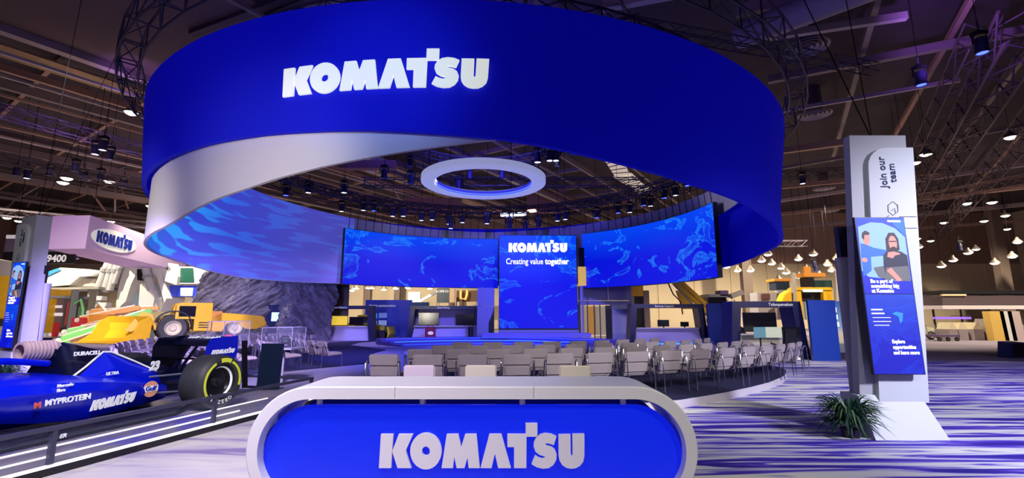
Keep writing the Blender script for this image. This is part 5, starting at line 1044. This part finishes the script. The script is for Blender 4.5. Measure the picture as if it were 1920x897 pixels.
o = empty('monitor_arm', 'black upright post with bent arm right of the right sign tower', 'stand', (10.6, 13.0, 0)); MB().bar((-.15, 0, 0), (-.62, 0, 2.35), .07, .16).build('post', black, o); MB().path([(-.5, 0, 1.95), (-.2, 0, 2.08), (.15, 0, 2.06), (.5, 0, 1.7)], .035, 6).build('arm', black, o); MB().span((-.4, -.3, 0), (.2, .3, .04)).build('base', black, o)
o = empty('utility_vehicle', 'small pale utility vehicle parked at far right behind the sign tower', 'vehicle', (29.6, 35.0, 0)); MB().prism([(-1.0, .35), (1.1, .35), (1.15, .8), (.4, .95), (.2, 1.75), (-.8, 1.75), (-1.0, 1.0)], XZ(-.6), 1.2).build('body', mat('vehicle_cream', (.55, .55, .42), .5), o, bevel=.05); MB().prism([(-.6, 1.05), (.15, 1.05), (.05, 1.6), (-.6, 1.6)], XZ(-.62), .03).build('window', mat('mint_glass', (.4, .6, .5), .2), o)
for x in (-.65, .75): wheel(o, x, -.55, .32, .32, .2)
# far column
for k, (u, Y) in enumerate([(1402, 56), (1888, 52), (690, 60), (745, 60)]):
    p = atY(u, 560, Y); struct(MB().box((0, 0, 8), (1.1 if k < 2 else .7, .8, 16)).build('column', mat('column_grey', (.16, .12, .10), .7), None, loc=(p.x, p.y, 0)))
# ================================================================== CEILING STEEL
rnd = random.Random(4)
p1, p2 = atZ(0, 98, 14.0), atZ(270, 185, 14.0); d = (p2 - p1).normalized(); nrm = Vector((-d.y, d.x, 0))
if nrm.y < 0: nrm = -nrm
def cbeam(off, z, w_, h, m_, t0=-30, t1=75):
    c_ = p1 + nrm * off; a_, b_ = c_ + d * t0, c_ + d * t1; a_.z = b_.z = z; cc_ = (a_ + b_) / 2
    struct(MB().box((0, 0, 0), ((b_ - a_).length, w_, h)).build('ceiling_beam', m_, None, loc=cc_, rz=math.atan2(d.y, d.x)))
deck = mat('ochre_deck', (.42, .28, .15), .8, var=.3, vscale=6); pale = mat('pale_beam', (.50, .42, .42), .6); dk = mat('dark_beam', (.10, .07, .085), .8); soff = mat('soffit_brown', (.17, .12, .12), .9, var=.25, vscale=14)
cbeam(-7.0, 15.3, 11, 1.0, soff, -30, 20); cbeam(-1.2, 14.7, .5, .5, pale); cbeam(0, 14.0, .14, .14, mat('silver_pipe', (.7, .68, .72), .4)); cbeam(1.2, 14.6, 1.6, .1, deck); cbeam(2.2, 14.1, .25, .35, brown_steel); cbeam(2.8, 13.9, .12, .14, pale)
for k in range(9): cbeam(-12 + k * 1.35 + rnd.uniform(-.3, .3), rnd.uniform(12.8, 14.9), rnd.choice([.12, .2, .4]), rnd.choice([.15, .3, .5]), rnd.choice([steel, dk, dk, steel]), 21, 75)
for k in range(17):
    off = 4.6 + k * 2.4 + rnd.uniform(-.4, .4); cbeam(off, rnd.uniform(12.9, 14.9), rnd.choice([.12, .18, .3]), rnd.choice([.15, .3, .5]), rnd.choice([brown_steel, steel, dk, steel, pale]))
for k in range(11):
    off = -4 - k * 2.2; 
    if off < -12.5: cbeam(off, rnd.uniform(13.2, 14.8), rnd.choice([.1, .2]), rnd.choice([.15, .4]), rnd.choice([steel, dk, steel]))
e_ = nrm
for k in range(22):
    t = -34 + k * 4.6 + rnd.uniform(-.5, .5); a_ = p1 + d * t + e_ * (1 if k < 9 else -14); b_ = p1 + d * t + e_ * 50; a_.z = b_.z = rnd.uniform(14.9, 15.5); c_ = (a_ + b_) / 2
    struct(MB().box((0, 0, 0), ((b_ - a_).length, .22, .35)).build('ceiling_beam', rnd.choice([brown_steel, steel]), None, loc=c_, rz=math.atan2(e_.y, e_.x)))
for (u0, v0, u1, v1, z, w_, m_) in [(1380, 20, 1980, -60, 14.6, .4, steel), (1400, 75, 1700, 30, 14.4, .25, pale), (1440, 150, 1980, 45, 14.5, .3, steel), (1430, 215, 1800, 150, 14.2, .16, pale), (1450, 285, 1620, 262, 14.0, .35, brown_steel),
        (1450, 318, 1980, 225, 14.2, .2, steel), (1450, 352, 1760, 322, 13.6, .3, brown_steel), (1455, 378, 1980, 300, 13.4, .22, pale), (1460, 402, 1980, 345, 13.2, .25, brown_steel), (1460, 428, 1980, 378, 13.0, .3, steel), (1470, 446, 1980, 410, 12.8, .25, brown_steel),
        (1480, 462, 1980, 436, 12.6, .25, pale), (1540, -20, 1500, 60, 15.0, .25, steel), (1650, -20, 1560, 300, 15.0, .25, steel), (1830, -20, 1640, 320, 15.0, .22, brown_steel), (1980, 30, 1720, 360, 15.0, .22, steel), (1980, 180, 1780, 400, 14.6, .22, brown_steel),
        (1130, 12, 1350, -30, 13.8, .3, pale), (1000, 30, 1010, -30, 14.5, .3, steel), (500, 45, 640, -20, 14.5, .5, steel), (360, 60, 600, -30, 14.8, .3, dk)]:
    a_, b_ = atZ(u0, v0, z), atZ(u1, v1, z)
    if a_.y > 60: a_ = b_ + (a_ - b_) * ((60 - b_.y) / (a_.y - b_.y))
    if b_.y > 60: b_ = a_ + (b_ - a_) * ((60 - a_.y) / (b_.y - a_.y))
    struct(MB().bar(Vector((0, 0, 0)), b_ - a_, w_, w_ * 1.3).build('ceiling_beam', m_, None, loc=a_))
# diagonal hangers under the deck
for k in range(34):
    t = rnd.uniform(-14, 60); of = rnd.uniform(3, 44); a_ = p1 + d * t + e_ * of; a_.z = rnd.uniform(12.4, 13.4); b_ = a_ + d * rnd.uniform(-2.5, 2.5) + e_ * rnd.uniform(-1, 1) + Vector((0, 0, rnd.uniform(1.6, 2.6)))
    struct(MB().bar(Vector((0, 0, 0)), b_ - a_, .16, .10).build('ceiling_brace', rnd.choice([brown_steel, pale, steel]), None, loc=a_))
# ventilation duct and round diffusers
o = tag(MB().tube((0, 0, 0), atZ(1720, -60, 13.6) - atZ(1380, 70, 13.6), .55, n=20).build('air_duct', mat('duct_grey', (.26, .23, .28), .5), None, smooth=True, loc=atZ(1380, 70, 13.6)), 'fat grey air duct crossing the ceiling at upper right', 'duct')
o = tag(MB().tube((0, 0, 0), atZ(1200, 40, 13.9) - atZ(1060, 75, 13.9), .35, n=16).build('air_duct', MATS['duct_grey'], None, smooth=True, loc=atZ(1060, 75, 13.9)), 'grey air duct showing just above the blue band', 'duct')
for i, (u, v, z, lab) in enumerate([(1513, 90, 14.2, 'large round ceiling diffuser high at upper right'), (1528, 215, 14.2, 'round ceiling diffuser below the largest one'), (1545, 354, 14.2, 'small round diffuser left of the right sign tower top'), (1556, 396, 14.2, 'lowest faint round diffuser left of the sign tower')]):
    p = atZ(u, v, z); o = empty('ceiling_diffuser', lab, 'vent', p)
    for k, r in enumerate((.95, .72, .5, .28)): MB().lathe([(r, 0), (r - .10, .08), (r - .12, .05), (r - .02, -.03), (r, 0)], n=32).build('vane_ring', mat('vent_grey', (.34, .30, .36), .5), o, smooth=True)
    MB().tube((0, 0, .1), (0, 0, 1.9), .45, n=16).build('neck', dk, o)
# straight trusses and lines of fixtures
line_truss(atZ(-60, 190, 11.5), atZ(330, 300, 11.5), 'violet-lit lattice truss crossing the upper left', .6, m=mat('violet_light_truss', (.2, .12, .5), .5, .3))  # violet light is put into the truss colour
line_truss(atZ(-40, 290, 10.5), atZ(300, 350, 10.5), 'dark lattice truss with hanging spotlights at left', .5)
line_truss(atZ(-40, 395, 9.5), atZ(300, 425, 9.5), 'thin dark truss behind the left sign tower', .5)
line_truss(atZ(1700, 430, 13.0), atZ(1925, 40, 13.0), 'heavy purple-lit roof truss slanting up at far right', 1.4, 1.6, .07, dk)
line_truss(atZ(1640, 470, 13.4), atZ(1850, 60, 13.4), 'second roof truss slanting beside the heavy one', 1.2, 1.6, .05, dk)
line_truss(atZ(1760, 440, 12.0), atZ(2000, 150, 12.0), 'brown roof truss at the right edge', 1.0, 1.5, .05, dk)
line_truss(atZ(1440, 330, 11.0), atZ(1600, 322, 11.0), 'thin truss passing behind the right sign tower', .5)
line_truss(atZ(1180, 45, 12.0), atZ(1640, 130, 12.0), 'thin dark cable truss above the right of the ring', .4)
line_truss(atZ(1690, 380, 10.0), atZ(1960, 330, 10.0), 'truss of lit fixtures at far right', .6, m=brown_steel)
line_truss((-9, 27, 9.6), (8, 27, 9.6), 'straight truss across the back inside the ring', .5)
line_truss((-9.5, 18, 10.2), (7.5, 18, 10.2), 'straight truss across the middle inside the ring', .5)
lt = line_truss((-30, 47, 9), (30, 47, 9), 'long far truss low over the back hall', .6)
for x in (4, 20, 40, 56): MB().tube((x, 0, .2), (x, 0, 6.98), .02, n=4).build('hanging_cable', cable, lt)
# big brown bulkheads and lit louvres far inside the ring opening
for i, (u0, v0, u1, v1, Y) in enumerate([(757, 371, 865, 403, 46), (988, 356, 1062, 398, 46), (640, 300, 740, 315, 30)]):
    a_, b_ = atY(u0, v1, Y), atY(u1, v0, Y); struct(MB().span((a_.x, Y, a_.z), (b_.x, Y + .6, b_.z)).build('ceiling_bulkhead', mat('bulkhead_brown', (.30, .15, .14), .8)))
lv = mat('louvre_lit', (.5, .45, .4), .5, emit=(.75, .62, .5), es=.55)
for i, quad in enumerate([[(1133, 300), (1160, 287), (1182, 330), (1152, 330)], [(1150, 333), (1184, 326), (1205, 345), (1180, 350)], [(1183, 352), (1208, 346), (1224, 358), (1198, 364)]]):
    P = [atZ(u, v, 12.6 if i < 9 else 12) for u, v in quad]; c_ = sum(P, Vector()) / 4; mb = MB(); mb.prism([((p - c_).x, (p - c_).y) for p in P], Matrix.Identity(4), .08); o = mb.build('louvred_light', lv, None, loc=c_); tag(o, 'beige lit louvre ceiling panel inside the ring opening, %s from the top' % ORD[i], 'ceiling light', 'louvre panels in the ring opening')
    for t in (.2, .4, .6, .8):
        a2, b2 = (P[0].lerp(P[3], t) - c_), (P[1].lerp(P[2], t) - c_); MB().bar(a2 - Vector((0, 0, .04)), b2 - Vector((0, 0, .04)), .06, .05).build('slat', dk, o)
for i, (u, v) in enumerate([(950, 404), (975, 402)]):
    p = atY(u, v, 40); o = MB().box((0, 0, 0), (1.05, 1.6, .06)).build('panel_light', lens_cool, None, loc=p); MB().tube((0, 0, .03), (0, 0, 15.98 - p.z), .02, n=4).build('stem', cable, o); tag(o, '%s of two white rectangular ceiling panels under the halo ring' % ('left' if i == 0 else 'right'), 'ceiling light', 'white ceiling panels')
# ------------------------------------------------------------------ lamps
def make_bay(kind, lens):
    o = empty('high_bay_lamp', 'x', 'lamp'); MB().lathe([(0, .42), (.09, .42), (.11, .3), (.30, .08), (.33, 0), (.30, 0), (.26, .06), (0, .2)], n=20).build('lamp_shade', dome_m, o, smooth=True); MB().lathe([(0, -.12), (.14, -.10), (.24, -.04), (.28, .03)], n=20).build('lens', lens, o); return o
bay = Cloner(make_bay('w', lens_white)); _unused = None
bl = [(246, 212), (118, 343), (204, 340), (282, 387), (283, 416), (208, 416), (13, 409), (35, 415), (285, 300), (125, 335), (163, 478), (88, 415), (1537, 518), (1460, 526), (1428, 490), (1447, 495), (1465, 503), (1474, 512), (1497, 487), (1512, 506), (1525, 478), (1552, 497), (1560, 508), (1498, 520), (1383, 508), (1407, 508), (1440, 478), (1570, 486),
      (1716, 306), (1735, 290), (1813, 382), (1770, 418), (1723, 464), (1711, 480), (1787, 489), (1815, 475), (1765, 500), (1845, 415), (1888, 430), (1865, 494), (1898, 482), (1860, 380), (1895, 258), (1885, 405), (1830, 468), (1745, 452), (1908, 455), (1720, 448),
      (660, 545), (668, 541), (690, 540), (697, 540), (720, 543), (742, 541), (765, 540), (806, 541), (650, 550), (1362, 501), (1345, 503), (1330, 500)]
for i, (u, v) in enumerate(sorted(bl)):
    el = TH + math.atan((CY - v) / F); z = 11.6 if el > .16 else 9.0; Y = (z - EYE) / math.tan(max(el, .01))
    if Y > 55: Y = 55 - (i % 5)
    if u > 1300 and v > 470: Y = min(Y, 46 - (i % 4))
    p = atY(u, v, Y)
    if p.z > 15: continue
    o = bay.put(p, 0, 'round white high-bay roof lamp, %s from the left edge' % ORD[i], 'high-bay lamps under the roof', scale=1.0 if Y < 30 else 1.25); MB().tube((0, 0, .4), (0, 0, (15.98 - p.z) / o.scale.x), .012, n=4).build('stem', cable, o)
def make_head(lens):
    o = empty('moving_head_light', 'x', 'lamp'); MB().box((0, 0, .62), (.34, .26, .14)).build('base', black, o, bevel=.02)
    MB().path([(-.2, 0, .58), (-.22, 0, .3), (-.22, 0, .26)], .03, 5).build('yoke_arm', black, o); MB().path([(.2, 0, .58), (.22, 0, .3), (.22, 0, .26)], .03, 5).build('yoke_arm', black, o)
    h = MB().lathe([(0, .5), (.12, .48), (.17, .36), (.15, .2), (.17, .06), (.17, 0), (.14, 0), (.14, .03), (0, .05)], n=16).build('lamp_head', mat('head_blueblack', (.03, .03, .09), .4), o, smooth=True); MB().lathe([(0, .015), (.135, .015)], n=16).build('lens', lens, h)
    MB().tube((0, 0, .68), (0, 0, 1.0), .03, n=5).build('clamp', truss_m, o); return o
hw_, hb_, ho_ = Cloner(make_head(lens_cool)), Cloner(make_head(lens_blue)), Cloner(make_head(mat('lens_off', (.1, .1, .3), .2)))
hl = [(681, 395, 0), (701, 396, 1), (736, 406, 0), (756, 406, 0), (790, 414, 0), (810, 413, 0), (841, 421, 0), (845, 429, 0), (867, 418, 0), (913, 420, 0), (1119, 409, 1), (1159, 400, 1), (1181, 399, 0), (1207, 386, 1), (1220, 387, 0), (1246, 372, 1), (1267, 367, 0), (1289, 349, 1), (1299, 346, 0), (640, 397, 0), (578, 362, 0), (536, 367, 1), (645, 362, 0), (1031, 302, 0), (1042, 302, 0), (1008, 305, 0), (1045, 415, 0), (1060, 412, 0), (955, 428, 2), (985, 430, 2), (1010, 425, 2), (770, 345, 2), (720, 335, 2), (860, 355, 2)]
for i, (u, v, k) in enumerate(sorted(hl)):
    z = 8.9 if v > 340 else 9.2; el = TH + math.atan((CY - v) / F); Y = (z - EYE) / math.tan(el); p = atZ(u, v, z)
    if Y > 31: p = atY(u, v, 31)
    o = (hw_, hb_, ho_)[k].put(p, 0, 'small moving spotlight with %s lens on the inner ring trusses, %s from the left' % (('white', 'blue', 'dark')[k], ORD[i]), 'moving spotlights inside the ring', scale=1.1); MB().tube((0, 0, .65), (0, 0, (15.98 - p.z) / 1.1), .012, n=4).build('drop_cable', cable, o)
ll = [(50, 335), (92, 330), (140, 322), (155, 338), (187, 338), (230, 352), (178, 290), (192, 282), (205, 300), (30, 330), (1728, 160), (1842, 100), (1700, 330), (1690, 345), (1505, 345), (100, 485), (125, 482), (145, 486), (1527, 500), (1530, 509), (1705, 385), (1800, 470)]
for i, (u, v) in enumerate(sorted(ll)):
    k = 1 if u in (1842, 1728, 1690, 1527, 1530, 125, 100) else (0 if u in (178, 192, 50, 1505, 145) else 2); z = 10.4 if v < 420 else 6.8; p = atZ(u, v, z)
    if p.y > 45: p = atY(u, v, 45)
    o = (hw_, hb_, ho_)[k].put(p, 0, 'stage spotlight with %s lens hung from outer trusses, %s from the left edge' % (('white', 'blue', 'dark')[k], ORD[i]), 'spotlights outside the ring', scale=1.15); MB().tube((0, 0, .65), (0, 0, (15.98 - p.z) / 1.15), .012, n=4).build('drop_cable', cable, o)
for i in range(15):
    a = math.radians(24 * i); hs = ho_ if i % 3 else hw_; p = Vector((-1.4 + 4.2 * math.sin(a), 20 - 4.2 * math.cos(a), 9.0))
    o = hs.put(p, 0, 'small spotlight on the round truss above the halo ring, %s counted clockwise' % ORD[i], 'spotlights above the halo ring', scale=.8); MB().tube((0, 0, .65), (0, 0, 1.0), .03, n=4).build('clamp_pipe', cable, o)
p = atZ(1740, 290, 10.8); o = empty('flood_lamp', 'bright greenish white flood lamp right of the sign tower top', 'lamp', p); MB().lathe([(0, .0), (.2, .0), (.22, .05), (.12, .3), (0, .32)], n=16).build('lamp_shade', dome_m, o); MB().lathe([(0, -.01), (.19, -.01)], n=16).build('lens', lens_green, o); MB().tube((0, 0, .3), (0, 0, 5.2), .015, n=4).build('stem', cable, o)
